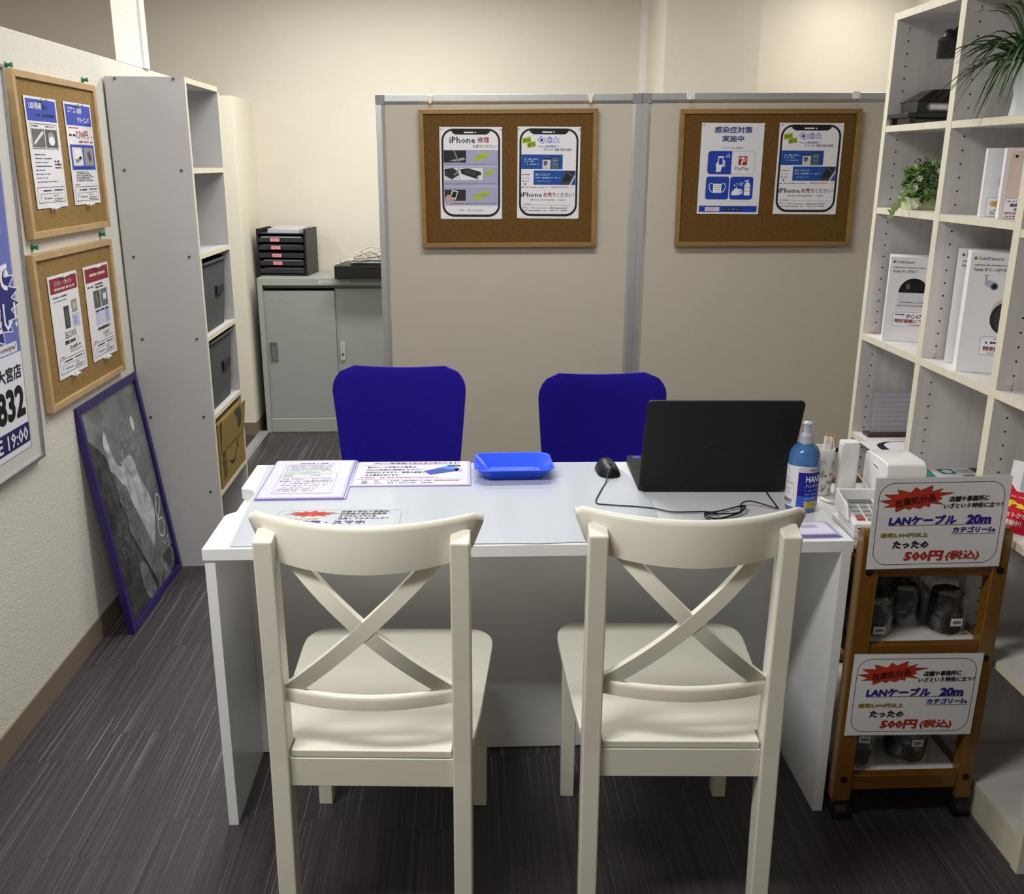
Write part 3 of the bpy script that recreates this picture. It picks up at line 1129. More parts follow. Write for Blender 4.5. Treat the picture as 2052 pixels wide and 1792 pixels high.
FW, FH = 0.215, 0.305
FR = (0, 0, PI / 2)
f1 = Sheet(0, 0, 100, 145, FW, FH)
f1.rect(4, 3, 96, 31, '3f51b4', 1)
f1.text('LED照明', 12, 7, 50, 16, 'f2f2fa', bold=0.02)
f1.text('導入', 52, 9, 70, 16, '20285e', bold=0.02)
f1.bars(26, 20, 92, 27, '1c2350', 1, seed=3)
f1.ring(8, 34, 92, 67, 0.5, 0.9, '505058', 1)
f1.bars(12, 36, 34, 39, '303030', 1); f1.bars(56, 36, 84, 39, '505050', 1)
f1.rect(11, 41, 50, 65, '6d6c6e', 2); f1.rect(53, 41, 90, 65, '5a5a5c', 2)
f1.poly([(16, 62), (14, 59), (44, 43), (48, 46)], 'e6e6e6', 3)
f1.oval(71, 51, 11, 7, '9a9a9c', 3); f1.oval(71, 56, 10, 6, 'f0f0f0', 4)
for i, w in enumerate((44, 66, 52, 64, 34, 56, 42, 80)):
    f1.bars(10, 73 + i * 5.1, 10 + w * 0.8, 75.8 + i * 5.1, '47476e', 1)
f1.bars(72, 81, 94, 94, '40405a', 3)
f1.bars(74, 85, 92, 89, 'a03038', 1, l=3)
contact_box(f1, 117, False)
o = f1.build('flyer', None, (XW - 0.005, 2.939, 1.394), FR)
tag(o, 'flyer headed LED with a blue banner and two lamp photos', 'flyer', 'flyers on the left wall boards')

f2 = Sheet(0, 0, 100, 145, FW, FH)
f2.rect(4, 3, 96, 32, '3f51b4', 1)
f2.text('エアコン清掃', 12, 6, 62, 15, 'f2f2fa', bold=0.02)
f2.text('クリーニング', 44, 19, 88, 28, 'f2f2fa', bold=0.02)
f2.bars(8, 34, 46, 37, 'c05050', 1)
f2.bars(8, 43, 32, 49, '303038', 1)
f2.text('7,700円', 33, 39, 78, 51, 'a01c2c', bold=0.01)
f2.bars(82, 45, 94, 50, '404048', 1)
f2.bars(42, 53, 60, 57, '404048', 1); f2.bars(62, 52.5, 80, 57, 'b03038', 1); f2.bars(84, 53, 94, 57, '404048', 1)
f2.rect(6, 59, 95, 95, '3f51b4', 1)
f2.rect(12, 63, 49, 89, 'e2e2e6', 2); f2.rect(54, 63, 90, 89, '9c9c9a', 2)
f2.poly([(18, 80), (40, 75), (46, 79), (24, 86)], '8a8a8c', 3); f2.poly([(22, 67), (42, 65), (46, 79), (18, 80)], 'f4f4f4', 3)
f2.poly([(66, 71), (78, 67), (82, 80), (72, 84)], '5a5a5c', 3)
f2.bars(16, 91, 76, 93.5, '222c74', 1)
f2.bars(16, 97, 84, 112, '505054', 6)
contact_box(f2, 119)
o = f2.build('flyer', None, (XW - 0.005, 3.209, 1.394), FR)
tag(o, 'blue-banner flyer with a 7,700 price and air conditioner photos', 'flyer', 'flyers on the left wall boards')

f3 = Sheet(0, 0, 100, 145, FW, FH)
f3.rect(5, 4, 97, 25, '8e2c34', 1)
f3.text('ピンポン！と鳴ったら', 20, 8, 78, 15, 'efe6ea', bold=0.01)
f3.bars(16, 17, 86, 23, 'e6d6da', 1, seed=4)
f3.bars(8, 29, 62, 33, '404048', 1); f3.bars(10, 35, 54, 38, '606068', 1)
f3.rect(40, 46, 58, 78, '3f4446', 2); f3.rect(44, 51, 54, 74, '565b5e', 3)
f3.rect(68, 40, 88, 58, '8f9390', 2); f3.rect(72, 44, 84, 54, 'c8b88c', 3)
f3.rect(66, 60, 92, 80, 'c6c8e4', 2); f3.bars(70, 63, 88, 77, '8a8ec0', 4, l=3)
f3.bars(34, 82, 80, 92, '404044', 3)
f3.bars(32, 93, 78, 102, '202024', 1, seed=2)
f3.text('25,000円', 46, 103, 72, 110, '303036', bold=0.01)
f3.bars(74, 104, 84, 109, '404044', 1)
f3.line([(46, 112), (88, 112)], 0.9, '303030', 1)
contact_box(f3, 118)
o = f3.build('flyer', None, (XW - 0.005, 2.936, 0.897), FR)
tag(o, 'red-banner flyer with a dark doorbell picture and a 25,000 price', 'flyer', 'flyers on the left wall boards')

f4 = Sheet(0, 0, 100, 145, FW, FH)
f4.rect(5, 4, 97, 25, '8e2c34', 1)
f4.bars(18, 11, 84, 18, 'ead8dc', 1, seed=6)
f4.bars(8, 30, 34, 34, '505058', 1); f4.bars(40, 28, 76, 37, '303036', 2)
f4.rect(28, 39, 54, 66, '5d6059', 2); f4.rect(57, 39, 84, 66, '77777a', 2)
f4.rect(66, 46, 78, 56, 'ececf0', 3); f4.line([(38, 46), (43, 58)], 1.2, 'c8ccb8', 3)
for i in range(3):
    f4.rect(30 + i * 19, 69, 46 + i * 19, 72, '3c3e86', 2)
    f4.rect(30 + i * 19, 72, 46 + i * 19, 92, ['c4c6e2', 'd2d4ea', 'b2b4d4'][i], 2)
f4.bars(32, 94, 84, 103, '202024', 1, seed=2)
f4.text('31,000円', 50, 104, 74, 111, '505056', bold=0.0)
f4.line([(52, 113), (90, 113)], 0.9, '404040', 1)
contact_box(f4, 118)
o = f4.build('flyer', None, (XW - 0.005, 3.204, 0.897), FR)
tag(o, 'red-banner flyer with two small photos side by side, beside the doorbell flyer', 'flyer', 'flyers on the left wall boards')

# white twin-head pins hold each flyer at top and bottom
for nm, y, zt, zb in (('LED', 2.939, 1.692, 1.392), ('air conditioner', 3.209, 1.692, 1.392), ('doorbell', 2.936, 1.195, 0.895), ('two-photo', 3.204, 1.195, 0.895)):
    for z, pos in ((zt, 'top'), (zb, 'bottom')):
        mb = MB().cyl((0, -0.014, 0), (0.014, -0.016, 0.001), 0.0035, n=10).cyl((0, 0.010, 0.001), (0.014, 0.013, 0.002), 0.0035, n=10).cyl((0.010, -0.014, 0), (0.010, 0.012, 0.002), 0.0022, n=8)
        o = obj('pushpin', mb, CLEARP, smooth=40, loc=(XW - 0.0045, y, z))
        tag(o, 'white pin at the %s edge of the %s flyer on the left wall' % (pos, nm), 'pushpin', 'white pins on the left wall flyers')

# ================================================================== big aluminium poster frame at the far left
ALU = mat('brushed_aluminium', 'b4b4b8', rough=0.3, metal=0.85, vary=0.03)
GW, GH = 0.73, 1.05
gp = thing('framed_poster', 'large aluminium-framed blue advert with 832 and 19:00, cut off by the left edge', 'poster', (-1.208, 2.66 - GW / 2, 0.714))
gp.rotation_euler = Euler((math.atan2(0.034, GH), 0, PI / 2), 'XYZ')
mb = MB()
ft = 0.011
for x0, x1, z0, z1 in ((-GW / 2, GW / 2, 0, ft), (-GW / 2, GW / 2, GH - ft, GH), (-GW / 2, -GW / 2 + ft, ft, GH - ft), (GW / 2 - ft, GW / 2, ft, GH - ft)):
    mb.box(x0, x1, 0, 0.016, z0, z1)
obj('frame', mb, ALU, gp, bevel=0.0015)
gs = Sheet(0, 0, 1000, 1438, GW - 2 * ft, GH - 2 * ft, base='d4d1cc')


def gy(y):       # world y in metres to design x
    return (y - (2.66 - GW + ft)) / (GW - 2 * ft) * 1000


def gz(z):       # world z in metres to design y
    return (1 - (z - 0.714 - ft) / (GH - 2 * ft)) * 1438


px0, px1 = gy(2.05), gy(2.588)
gs.rect(px0, gz(1.80), px1, gz(1.035), '6b74bd', 1)
gs.rect(px0, gz(1.035), px1, gz(0.765), 'e8e8ee', 1)
gs.rrect(gy(2.10), gz(1.62), gy(2.55), gz(1.33), 40, 'dfe04a', 2)
gs.rrect(gy(2.115), gz(1.605), gy(2.535), gz(1.345), 34, '5b66bb', 3)
cx, cz = gy(2.38), gz(1.18)
sp = []
for i in range(44):
    a = 2 * PI * i / 44
    r = 1.0 if i % 2 else 0.80
    sp.append((cx + gy(2.0 + 0.235 * r * math.cos(a)) - gy(2.0), cz + (gz(1.0 + 0.135 * r * math.sin(a)) - gz(1.0))))
gs.star(sp, '2f3278', 'e8e8f2', 2, 5.0)
gs.text('まで', gy(2.42), gz(1.275), gy(2.565), gz(1.20), 'f0f0f6', bold=0.03, l=5)
gs.text('お越し！', gy(2.38), gz(1.175), gy(2.585), gz(1.095), 'f0f0f6', bold=0.03, l=5)
gs.rrect(gy(2.2), gz(1.065), gy(2.570), gz(1.038), 8, 'e2e2ea', 4)
gs.text('kyoto.shijyoomiya/', gy(2.32), gz(1.060), gy(2.562), gz(1.042), '3a3a50', bold=0.01, l=5)
gs.text('条大宮店', gy(2.395), gz(1.005), gy(2.578), gz(0.965), '2c2838', bold=0.03, l=3)
gs.text('832', gy(2.42), gz(0.948), gy(2.580), gz(0.860), '141018', bold=0.045, l=3)
gs.rrect(gy(2.2), gz(0.838), gy(2.588), gz(0.783), 8, '25215c', 2)
gs.text('E 19:00', gy(2.405), gz(0.830), gy(2.578), gz(0.790), 'ececf4', bold=0.02, l=4)
gs.ring(px0, gz(1.80), px1 + 6, gz(0.765), 2, 3, '8a8a90', 1.5)
gs.build('poster', gp, loc=(0, 0.006, ft))

# ================================================================== two office partitions
ALUP = mat('partition_aluminium', 'd2d3d6', rough=0.32, metal=0.75, vary=0.03)
CAPG = mat('grey_plastic_corner', '8c8d8f', rough=0.45)
FELT = mat('greige_partition_cloth', 'c2bbad', rough=0.8, spec=0.2, vary=0.03, vscale=5, bump=0.08, bscale=300)
PA = 0.0486
PO = Vector((-0.4, 4.52, 0))
PE = Vector((math.cos(PA), -math.sin(PA), 0))
PN = Vector((math.sin(PA), math.cos(PA), 0))


def pw(x, y, z):
    return PO + PE * x + PN * y + Vector((0, 0, z))


def partition(label, x0, w, zl, zr):
    t = thing('office_partition', label, 'partition', pw(x0, 0, 0), -PA, 'greige office partitions')
    pwid, lip = 0.027, 0.014
    for s, z in ((0, zl), (1, zr)):
        xa, xb = (0.001, pwid) if s == 0 else (w - pwid, w - 0.001)
        xc, xd = (pwid, pwid + lip) if s == 0 else (w - pwid - lip, w - pwid)
        mb = MB().box(xa, xb, 0, 0.034, 0.0, z - 0.042)
        if s == 0:
            mb.hexa([(xc, 0.0, 0), (xd, 0.010, 0), (xd, 0.024, 0), (xc, 0.034, 0)], [(xc, 0.0, z - 0.042), (xd, 0.010, z - 0.042), (xd, 0.024, z - 0.042), (xc, 0.034, z - 0.042)])
        else:
            mb.hexa([(xc, 0.010, 0), (xd, 0.0, 0), (xd, 0.034, 0), (xc, 0.024, 0)], [(xc, 0.010, z - 0.042), (xd, 0.0, z - 0.042), (xd, 0.034, z - 0.042), (xc, 0.024, z - 0.042)])
        obj('post', mb, ALUP, t, bevel=0.0012)
        xo0, xo1 = (0.0, pwid + lip) if s == 0 else (w - pwid - lip, w)
        obj('corner_cap', MB().box(xo0, xo1, -0.001, 0.035, z - 0.042, z + 0.001), CAPG, t, bevel=0.002)
    xa, xb = pwid + lip, w - pwid - lip
    k = (zr - zl) / w
    za, zb = zl + k * xa, zl + k * xb
    for nm, lo, hi in (('top_rail', -0.042, 0.0),):
        mb = MB().hexa([(xa, 0, za - 0.028), (xb, 0, zb - 0.028), (xb, 0.034, zb - 0.028), (xa, 0.034, za - 0.028)], [(xa, 0, za), (xb, 0, zb), (xb, 0.034, zb), (xa, 0.034, za)])
        mb.hexa([(xa, 0.010, za - 0.042), (xb, 0.010, zb - 0.042), (xb, 0.024, zb - 0.042), (xa, 0.024, za - 0.042)], [(xa, 0, za - 0.028), (xb, 0, zb - 0.028), (xb, 0.034, zb - 0.028), (xa, 0.034, za - 0.028)])
        obj(nm, mb, ALUP, t, bevel=0.0012)
    obj('bottom_rail', MB().box(xa, xb, 0, 0.034, 0.0, 0.05), ALUP, t, bevel=0.0012)
    obj('panel', MB().hexa([(xa, 0.011, 0.05), (xb, 0.011, 0.05), (xb, 0.023, 0.05), (xa, 0.023, 0.05)], [(xa, 0.011, za - 0.041), (xb, 0.011, zb - 0.041), (xb, 0.023, zb - 0.041), (xa, 0.023, za - 0.041)]), FELT, t)
    return t


p1 = partition('left greige office partition, carrying the cork board with the iPhone repair poster', 0.0, 1.190, 1.816, 1.828)
partition('right greige office partition, running behind the shelf unit with the potted plants', 1.192, 1.32, 1.829, 1.840)
obj('connector', MB().box(1.165, 1.215, 0.004, 0.03, 1.829, 1.8345), mat('white_plastic_clip', 'e0dfdc', rough=0.4), p1)

# cork boards hung on the partitions
CB = (0, -0.0105, -PA)
cork_board('cork board on the left partition with the two iPhone posters', 0.80, 0.605, MAPLE, CORKD, pw(0.600, -0.0235, 1.1545), CB, 'cork boards on the partitions', fr=0.021, d=0.022)
cork_board('cork board on the right partition with the blue infection control poster', 0.809, 0.600, MAPLE, CORKD, pw(1.7695, -0.0235, 1.1655), (0, -0.0075, -PA), 'cork boards on the partitions', fr=0.021, d=0.022)

WHITEP = mat('white_plastic', 'e9e8e6', rough=0.35)
IVORYP = mat('ivory_plastic', 'd8d2bd', rough=0.4)
for x, z, la in ((0.246, 1.818, 'ivory wedge hook at the left end of the left cork board hung on the partition'), (0.960, 1.826, 'ivory wedge hook at the right end of the left cork board hung on the partition')):
    t = thing('hanging_hook', la, 'hook', pw(x, 0, z), -PA, 'ivory partition hooks')
    obj('hook_body', MB().hexa([(-0.004, -0.012, -0.038), (0.004, -0.012, -0.038), (0.004, -0.0015, -0.038), (-0.004, -0.0015, -0.038)], [(-0.013, -0.006, -0.004), (0.013, -0.006, -0.004), (0.013, -0.0015, -0.004), (-0.013, -0.0015, -0.004)]), IVORYP, t, bevel=0.001)
    obj('ring', MB().tube([(0.0055 * math.cos(a), -0.010, -0.044 + 0.0055 * math.sin(a)) for a in [2 * PI * i / 14 for i in range(14)]], 0.0011, 6, closed=True), CHROME, t, smooth=60)
for x, z, la in ((1.4065, 1.829, 'white square hook at the left end of the right cork board hung on the partition'), (2.141, 1.836, 'white square hook at the right end of the right cork board hung on the partition')):
    t = thing('hanging_hook', la, 'hook', pw(x, 0, z), -PA, 'white square partition hooks')
    obj('hook_body', MB().prism(rrect(-0.0175, -0.026, 0.0175, 0.006, 0.005), -0.006, -0.0012, axis='y').box(-0.003, 0.003, -0.011, -0.006, -0.026, -0.012), WHITEP, t, bevel=0.001)
    obj('wire', MB().tube([(0, -0.009, -0.024), (0.001, -0.012, -0.034), (0.003, -0.012, -0.042)], 0.001, 6), BLACKP, t)
    obj('ring', MB().tube([(0.002 + 0.005 * math.cos(a), -0.012 + 0.003 * math.cos(a), -0.050 + 0.006 * math.sin(a)) for a in [2 * PI * i / 14 for i in range(14)]], 0.0013, 6, closed=True).cyl((-0.001, -0.012, -0.056), (-0.001, -0.012, -0.066), 0.0018, n=8), CHROME, t, smooth=60)


# ------------------------------------------------------------------ posters on the partition boards
def phone_outline(s, x0, y0, x1, y1):
    w, h = x1 - x0, y1 - y0
    s.rrect(x0 + w * .03, y0 + h * .018, x1 - w * .03, y1 - h * .024, w * 0.19, '17161b', 1)
    s.rrect(x0 + w * .062, y0 + h * .040, x1 - w * .062, y1 - h * .050, w * 0.16, 'e4e2e8', 2)
    s.poly([(x0 + w * .19, y0 + h * .036), (x1 - w * .19, y0 + h * .036), (x1 - w * .20, y0 + h * .060), (x1 - w * .25, y0 + h * .082), (x0 + w * .25, y0 + h * .082), (x0 + w * .20, y0 + h * .060)], '17161b', 3)
    s.rrect(x0 + w * .39, y0 + h * .052, x0 + w * .545, y0 + h * .066, 3, 'e6e4ea', 4)
    s.oval(x0 + w * .575, y0 + h * .059, w * .012, h * .0075, 'e6e4ea', 4)


s = Sheet(380, 350, 961, 1211, 0.281, 0.401, base='e2e0e6')
phone_outline(s, 380, 350, 961, 1211)
s.text('iPhone', 473, 440, 712, 500, '18171d', bold=0.015)
s.text('修理', 733, 442, 842, 495, '8f1d26', bold=0.02)
s.text('お任せください！', 690, 512, 908, 544, '202028', bold=0.015)
for y0, y1 in ((562, 715), (720, 897), (900, 1083)):
    s.rect(413, y0, 925, y1, 'a3a3c2', 3)
s.rect(416, 566, 625, 678, '232326', 4); s.poly([(505, 568), (520, 568), (566, 674), (548, 678)], '77777a', 5); s.poly([(470, 660), (600, 632), (622, 636), (622, 652), (520, 668)], 'a0a2a4', 5); s.oval(616, 640, 7, 7, '101012', 6)
s.rect(417, 728, 562, 842, 'cfcfd6', 4); s.poly([(422, 740), (500, 728), (548, 760), (556, 796), (490, 836), (424, 800)], '2a2a2d', 5); s.poly([(500, 790), (520, 780), (560, 728), (562, 740), (528, 800)], '808084', 6)
s.rect(566, 728, 780, 842, 'dcdce2', 4); s.poly([(570, 742), (640, 730), (760, 764), (768, 786), (736, 834), (580, 784)], '26262a', 5); s.poly([(596, 750), (640, 742), (730, 772), (716, 800), (610, 776)], '3c3d44', 6); s.poly([(724, 816), (752, 790), (760, 800), (738, 830)], 'c4c4c8', 6)
s.rect(420, 932, 620, 1038, '2e2e32', 4); s.poly([(492, 934), (548, 948), (524, 1028), (470, 1010)], 'e6e6e8', 5); s.poly([(500, 946), (538, 956), (520, 1014), (480, 1000)], '1a1a1e', 6); s.poly([(424, 1038), (424, 1010), (448, 980), (478, 986), (496, 1010), (520, 1024), (500, 1038)], 'c09a84', 5)
for cx, cy, w, h, tt, a in ((770, 622, 180, 84, '画面割れ', -0.42), (842, 775, 110, 66, '電池交換', -0.42), (766, 985, 200, 90, '水没復旧', -0.42)):
    pts = []
    for i in range(22):
        th = 2 * PI * i / 22
        r = 1.0 if i % 2 else 0.86
        u, v = w / 2 * r * math.cos(th), h / 3 * r * math.sin(th)
        pts.append((cx + u * math.cos(a) - v * math.sin(a), cy + u * math.sin(a) + v * math.cos(a)))
    s.poly_fan(pts, 'a8b845', 4)
    s.bars(cx - w * 0.36, cy - h * 0.16, cx + w * 0.36, cy + h * 0.16, '8c9a2a', 2, l=5)
s.bars(424, 688, 890, 698, '5c5c86', 1, l=4); s.bars(424, 868, 900, 880, '6a5c84', 1, l=4); s.bars(424, 884, 690, 892, '9a4a60', 1, l=4); s.bars(470, 1056, 680, 1072, 'a03a50', 1, l=4); s.bars(690, 1058, 910, 1070, '5c5c86', 1, l=4)
s.line([(560, 1136), (562, 1120), (578, 1118), (592, 1136)], 4, '2a2a40', 3); s.line([(600, 1116), (592, 1128), (604, 1136)], 4, '8a8a9a', 3)
s.text('NIC Corporation', 633, 1120, 785, 1138, '2a3a66', bold=0.01)
tag(s.build('poster', None, pw(0.4265, -0.0172, 1.281), (0, -0.002, -PA)), 'iPhone repair poster drawn as a phone outline, left half of the left partition board', 'poster', 'posters on the partition boards')


def quick_poster(w, h):
    s = Sheet(1104, 347, 1684, 1203, w, h, base='e2e0e6')
    phone_outline(s, 1104, 347, 1684, 1203)
    for x, y in ((1188, 470), (1232, 512)):
        s.poly([(x - 44, y - 16), (x + 36, y - 34), (x + 44, y + 16), (x - 36, y + 32)], 'aebc3c', 3)
    s.text('高価', 1154, 454, 1224, 490, '6f7a1c', bold=0.03, l=4, rot=-0.2)
    s.text('買取', 1198, 496, 1268, 532, '6f7a1c', bold=0.03, l=4, rot=-0.2)
    s.text('Quick', 1287, 434, 1493, 503, '3c56b4', bold=0.075, l=3)
    s.text('Quick', 1293, 440, 1487, 498, 'dfe2f2', bold=0.03, l=4)
    s.oval(1326, 470, 12, 14, '22357f', 5); s.rrect(1388, 444, 1416, 494, 6, '3c56b4', 5); s.rect(1394, 452, 1410, 484, 'cfd4ee', 6)
    s.text('iPhone高価買取の', 1296, 516, 1484, 538, '4a5a96', bold=0.012)
    s.text('クイック', 1346, 544, 1432, 568, '2b3f90', bold=0.03)
    s.text('京都 四条大宮店', 1446, 544, 1604, 568, '26262c', bold=0.015)
    s.rect(1136, 602, 1524, 738, '1f4c9c', 3)
    s.bars(1170, 636, 1320, 676, 'b9c6e2', 2, l=4); s.bars(1190, 684, 1304, 704, '9cc4b4', 1, l=4)
    s.rect(1336, 636, 1412, 736, 'c9c9cc', 4); s.rect(1336, 636, 1412, 650, '1c2338', 5); s.poly([(1344, 664), (1378, 660), (1386, 690), (1356, 712)], '5a5a5e', 5); s.line([(1384, 664), (1390, 720)], 3, 'f0f0f0', 5)
    s.rrect(1412, 616, 1498, 738, 10, '243252', 5); s.rect(1420, 628, 1490, 738, '486484', 6); s.bars(1434, 652, 1474, 662, 'a8c8c0', 1, l=7); s.bars(1434, 690, 1474, 700, '90b0c0', 1, l=7)
    s.rect(1256, 750, 1646, 884, '1f4c9c', 3)
    s.text('諦めてませんか？', 1274, 776, 1412, 800, 'b9c6e2', bold=0.01, l=4)
    s.bars(1274, 808, 1512, 828, 'b9c6e2', 1, l=4); s.text('今すぐチェック！', 1290, 840, 1408, 862, '9cc0b4', bold=0.01, l=4)
    s.poly([(1560, 752), (1640, 756), (1600, 880), (1530, 884), (1506, 860)], '3a4146', 4); s.poly([(1570, 760), (1632, 764), (1590, 850), (1520, 852)], '222428', 5); s.line([(1572, 764), (1610, 800)], 4, '9a9aa0', 6); s.poly([(1640, 790), (1646, 800), (1606, 884), (1588, 884)], 'c8c8cc', 5)
    for y in (790, 822, 852):
        s.bars(1150, y - 8, 1220, y + 8, '26262c', 1, l=3)
    s.poly([(1164, 872), (1190, 872), (1177, 892)], '7c1c26', 3)
    s.bars(1142, 902, 1392, 916, '303038', 1, l=3); s.bars(1400, 898, 1634, 914, '8f2030', 1, l=3)
    s.text('iPhone', 1140, 954, 1336, 1000, '18171d', bold=0.015)
    s.text('お売り', 1350, 954, 1464, 998, '8f1d26', bold=0.025)
    s.text('ください！', 1480, 958, 1634, 1000, '18171d', bold=0.012)
    s.bars(1220, 1020, 1550, 1034, '55555c', 1, l=3)
    s.bars(1154, 1060, 1240, 1074, '7a3038', 1, l=3); s.line([(1154, 1075), (1616, 1075)], 2, '3a3034', 3)
    s.line([(1160, 1110), (1164, 1094), (1180, 1092), (1190, 1110)], 4, '2a2a34', 3); s.line([(1208, 1092), (1200, 1104), (1212, 1112)], 4, '8a8a94', 3)
    s.text('NIC Corporation', 1232, 1094, 1384, 1114, '34343c', bold=0.008)
    s.text('075-366-0015', 1404, 1094, 1574, 1114, '34343c', bold=0.012)
    s.bars(1158, 1122, 1384, 1136, '44444c', 1, l=3); s.bars(1408, 1120, 1572, 1134, '44444c', 1, l=3)
    return s


tag(quick_poster(0.282, 0.400).build('poster', None, pw(0.777, -0.0172, 1.285), (0, 0.001, -PA)), 'Quick phone-buying poster beside the iPhone repair poster on the left partition board', 'poster', 'posters on the partition boards')
tag(quick_poster(0.288, 0.397).build('poster', None, pw(1.9515, -0.0172, 1.3105), (0, 0.0, -PA)), 'Quick phone-buying poster to the right of the infection control poster', 'poster', 'posters on the partition boards')

s = Sheet(0, 0, 610, 893, 0.281, 0.396, base='dedee4')
BL = '1d3fa6'
s.text('感染症対策', 128, 34, 494, 100, '27327c', bold=0.022)
s.text('実施中', 206, 120, 418, 182, '27327c', bold=0.022)
s.line([(206, 226), (216, 254)], 3, '6a6a70', 1); s.line([(420, 226), (410, 254)], 3, '6a6a70', 1)
s.text('キャッシュレス決済', 228, 230, 398, 250, '55555c', bold=0.006)
s.rrect(78, 270, 543, 498, 34, '8a8c98', 1); s.rrect(81, 273, 540, 495, 32, 'dedee4', 2)
s.poly([(112, 270), (312, 270), (312, 498), (112, 498)], BL, 3.4)
s.rrect(78, 270, 180, 498, 34, BL, 3)
s.rrect(178, 322, 232, 424, 8, 'e4e6f0', 4); s.rect(186, 338, 224, 404, BL, 5)
s.poly([(158, 400), (178, 370), (180, 424), (224, 424), (214, 446), (210, 474), (160, 474), (166, 446)], 'e4e6f0', 4)
for k in range(4):
    s.rrect(230, 362 + k * 17, 250, 374 + k * 17, 5, 'e4e6f0', 6)
s.oval(252, 326, 6, 6, 'e4e6f0', 4); s.line([(262, 312), (272, 322), (270, 336)], 6, 'e4e6f0', 4); s.line([(276, 300), (290, 316), (286, 336)], 6, 'e4e6f0', 4)
s.rrect(378, 320, 464, 408, 12, '9c1f26', 3)
s.line([(408, 402), (424, 336)], 13, 'efe6e8', 4); s.line([tuple(p) for p in spline([(384, 348), (416, 334), (446, 344), (444, 364), (424, 374), (408, 372)], 6)], 9, 'efe6e8', 4)
s.text('PayPay', 348, 424, 484, 464, '3a3a40', bold=0.006)
for x0 in (73, 311):
    s.rrect(x0, 521, x0 + 228, 748, 26, BL, 1)
s.rrect(146, 592, 228, 682, 5, 'e4e6f0', 2)
for y in (612, 632, 652):
    s.line([(156, y), (218, y)], 3, BL, 3)
for sg, cx in ((-1, 146), (1, 228)):
    s.line([tuple(p) for p in spline([(cx, 596), (cx + sg * 28, 588), (cx + sg * 40, 620), (cx + sg * 24, 664), (cx, 676)], 6)], 7, 'e4e6f0', 2)
s.rect(454, 600, 512, 706, 'e4e6f0', 2); s.rect(462, 580, 504, 600, 'e4e6f0', 2); s.rect(478, 562, 488, 582, 'e4e6f0', 2); s.line([(452, 566), (494, 556)], 9, 'e4e6f0', 2)
for y in (628, 662):
    s.line([(454, y), (512, y)], 4, BL, 3)
for k in range(3):
    s.line([(440 - k * 12, 576 + k * 2), (424 - k * 14, 616 - k * 8)], 5, 'e4e6f0', 2)
s.poly([(332, 672), (360, 640), (384, 628), (386, 640), (430, 644), (440, 668), (436, 690), (400, 704), (332, 706)], 'e4e6f0', 2)
for y in (656, 670, 684):
    s.line([(404, y), (438, y)], 3, BL, 3)
for cx, cy, r in ((356, 606, 13), (380, 590, 11), (376, 620, 7)):
    s.poly_fan([(cx, cy - r), (cx + r * .28, cy - r * .28), (cx + r, cy), (cx + r * .28, cy + r * .28), (cx, cy + r), (cx - r * .28, cy + r * .28), (cx - r, cy), (cx - r * .28, cy - r * .28)], 'e4e6f0', 2)
s.rect(18, 811, 592, 873, BL, 1)
s.rect(78, 824, 222, 864, 'd6cede', 2); s.bars(92, 832, 212, 858, 'c08a9a', 2, l=3)
for x0 in (246, 346):
    s.rrect(x0, 830, x0 + 90, 858, 6, '14161e', 2); s.bars(x0 + 26, 836, x0 + 84, 852, '8a8c92', 1, l=3)
s.poly([(256, 836), (256, 852), (268, 844)], '7aa8c0', 3); s.oval(360, 844, 6, 7, 'd6d6da', 3)
tag(s.build('poster', None, pw(1.600, -0.0172, 1.3095), (0, 0.001, -PA)), 'blue infection control poster with mask, sanitiser and PayPay icons, on the right partition board', 'poster', 'posters on the partition boards')

for nm, x0, x1, z0, z1 in (('iPhone repair', .291, .562, 1.286, 1.6765), ('left-board Quick', .641, .913, 1.290, 1.680), ('infection control', 1.465, 1.736, 1.314, 1.701), ('right-board Quick', 1.814, 2.089, 1.315, 1.703)):
    for x, z, la in ((x0, z1, 'top left'), (x1, z1, 'top right'), (x0, z0, 'bottom left'), (x1, z0, 'bottom right')):
        pushpin('clear pushpin at the %s corner of the %s poster' % (la, nm), pw(x, -0.0175, z), (PI / 2, 0, -PA), CLEARP, 'clear pushpins on the partition posters', 0.9)

# ================================================================== grey metal cabinet
METALG = mat('grey_green_painted_steel', 'a0a49e', rough=0.45, spec=0.4, vary=0.02)
METALD = mat('grey_painted_steel_door', '999d99', rough=0.45, spec=0.4, vary=0.02)
cab = thing('metal_cabinet', 'low grey metal cabinet with two sliding doors, behind the left partition', 'cabinet', (-0.738, 5.443, 0))
X0, X1 = -0.44, 0.44
cbm = MB()
cbm.box(X0, X0 + 0.028, 0, 0.40, 0, 0.90).box(X1 - 0.028, X1, 0, 0.40, 0, 0.90)
cbm.box(X0 + 0.028, X1 - 0.028, 0, 0.40, 0.860, 0.90).box(X0 + 0.028, X1 - 0.028, 0.38, 0.40, 0, 0.860)
cbm.box(X0 + 0.028, X1 - 0.028, 0.05, 0.38, 0.84, 0.860)
obj('carcass', cbm, METALG, cab, bevel=0.0015)
obj('plinth', MB().box(X0 + 0.028, X1 - 0.028, 0.002, 0.38, 0.0, 0.085), METALG, cab, bevel=0.004)
d1 = obj('door', MB().box(X0 + 0.028, -0.012, 0.014, 0.028, 0.087, 0.828), METALD, cab, bevel=0.0015)
hm = MB().box(-0.394, -0.350, 0.0135, 0.0145, 0.424, 0.535)
hm.tube([(-0.391, 0.010, 0.430), (-0.391, 0.010, 0.530), (-0.353, 0.010, 0.530), (-0.353, 0.010, 0.430)], 0.0035, 8, closed=True)
hm.cyl((-0.378, 0.011, 0.44), (-0.378, 0.011, 0.52), 0.005, n=10)
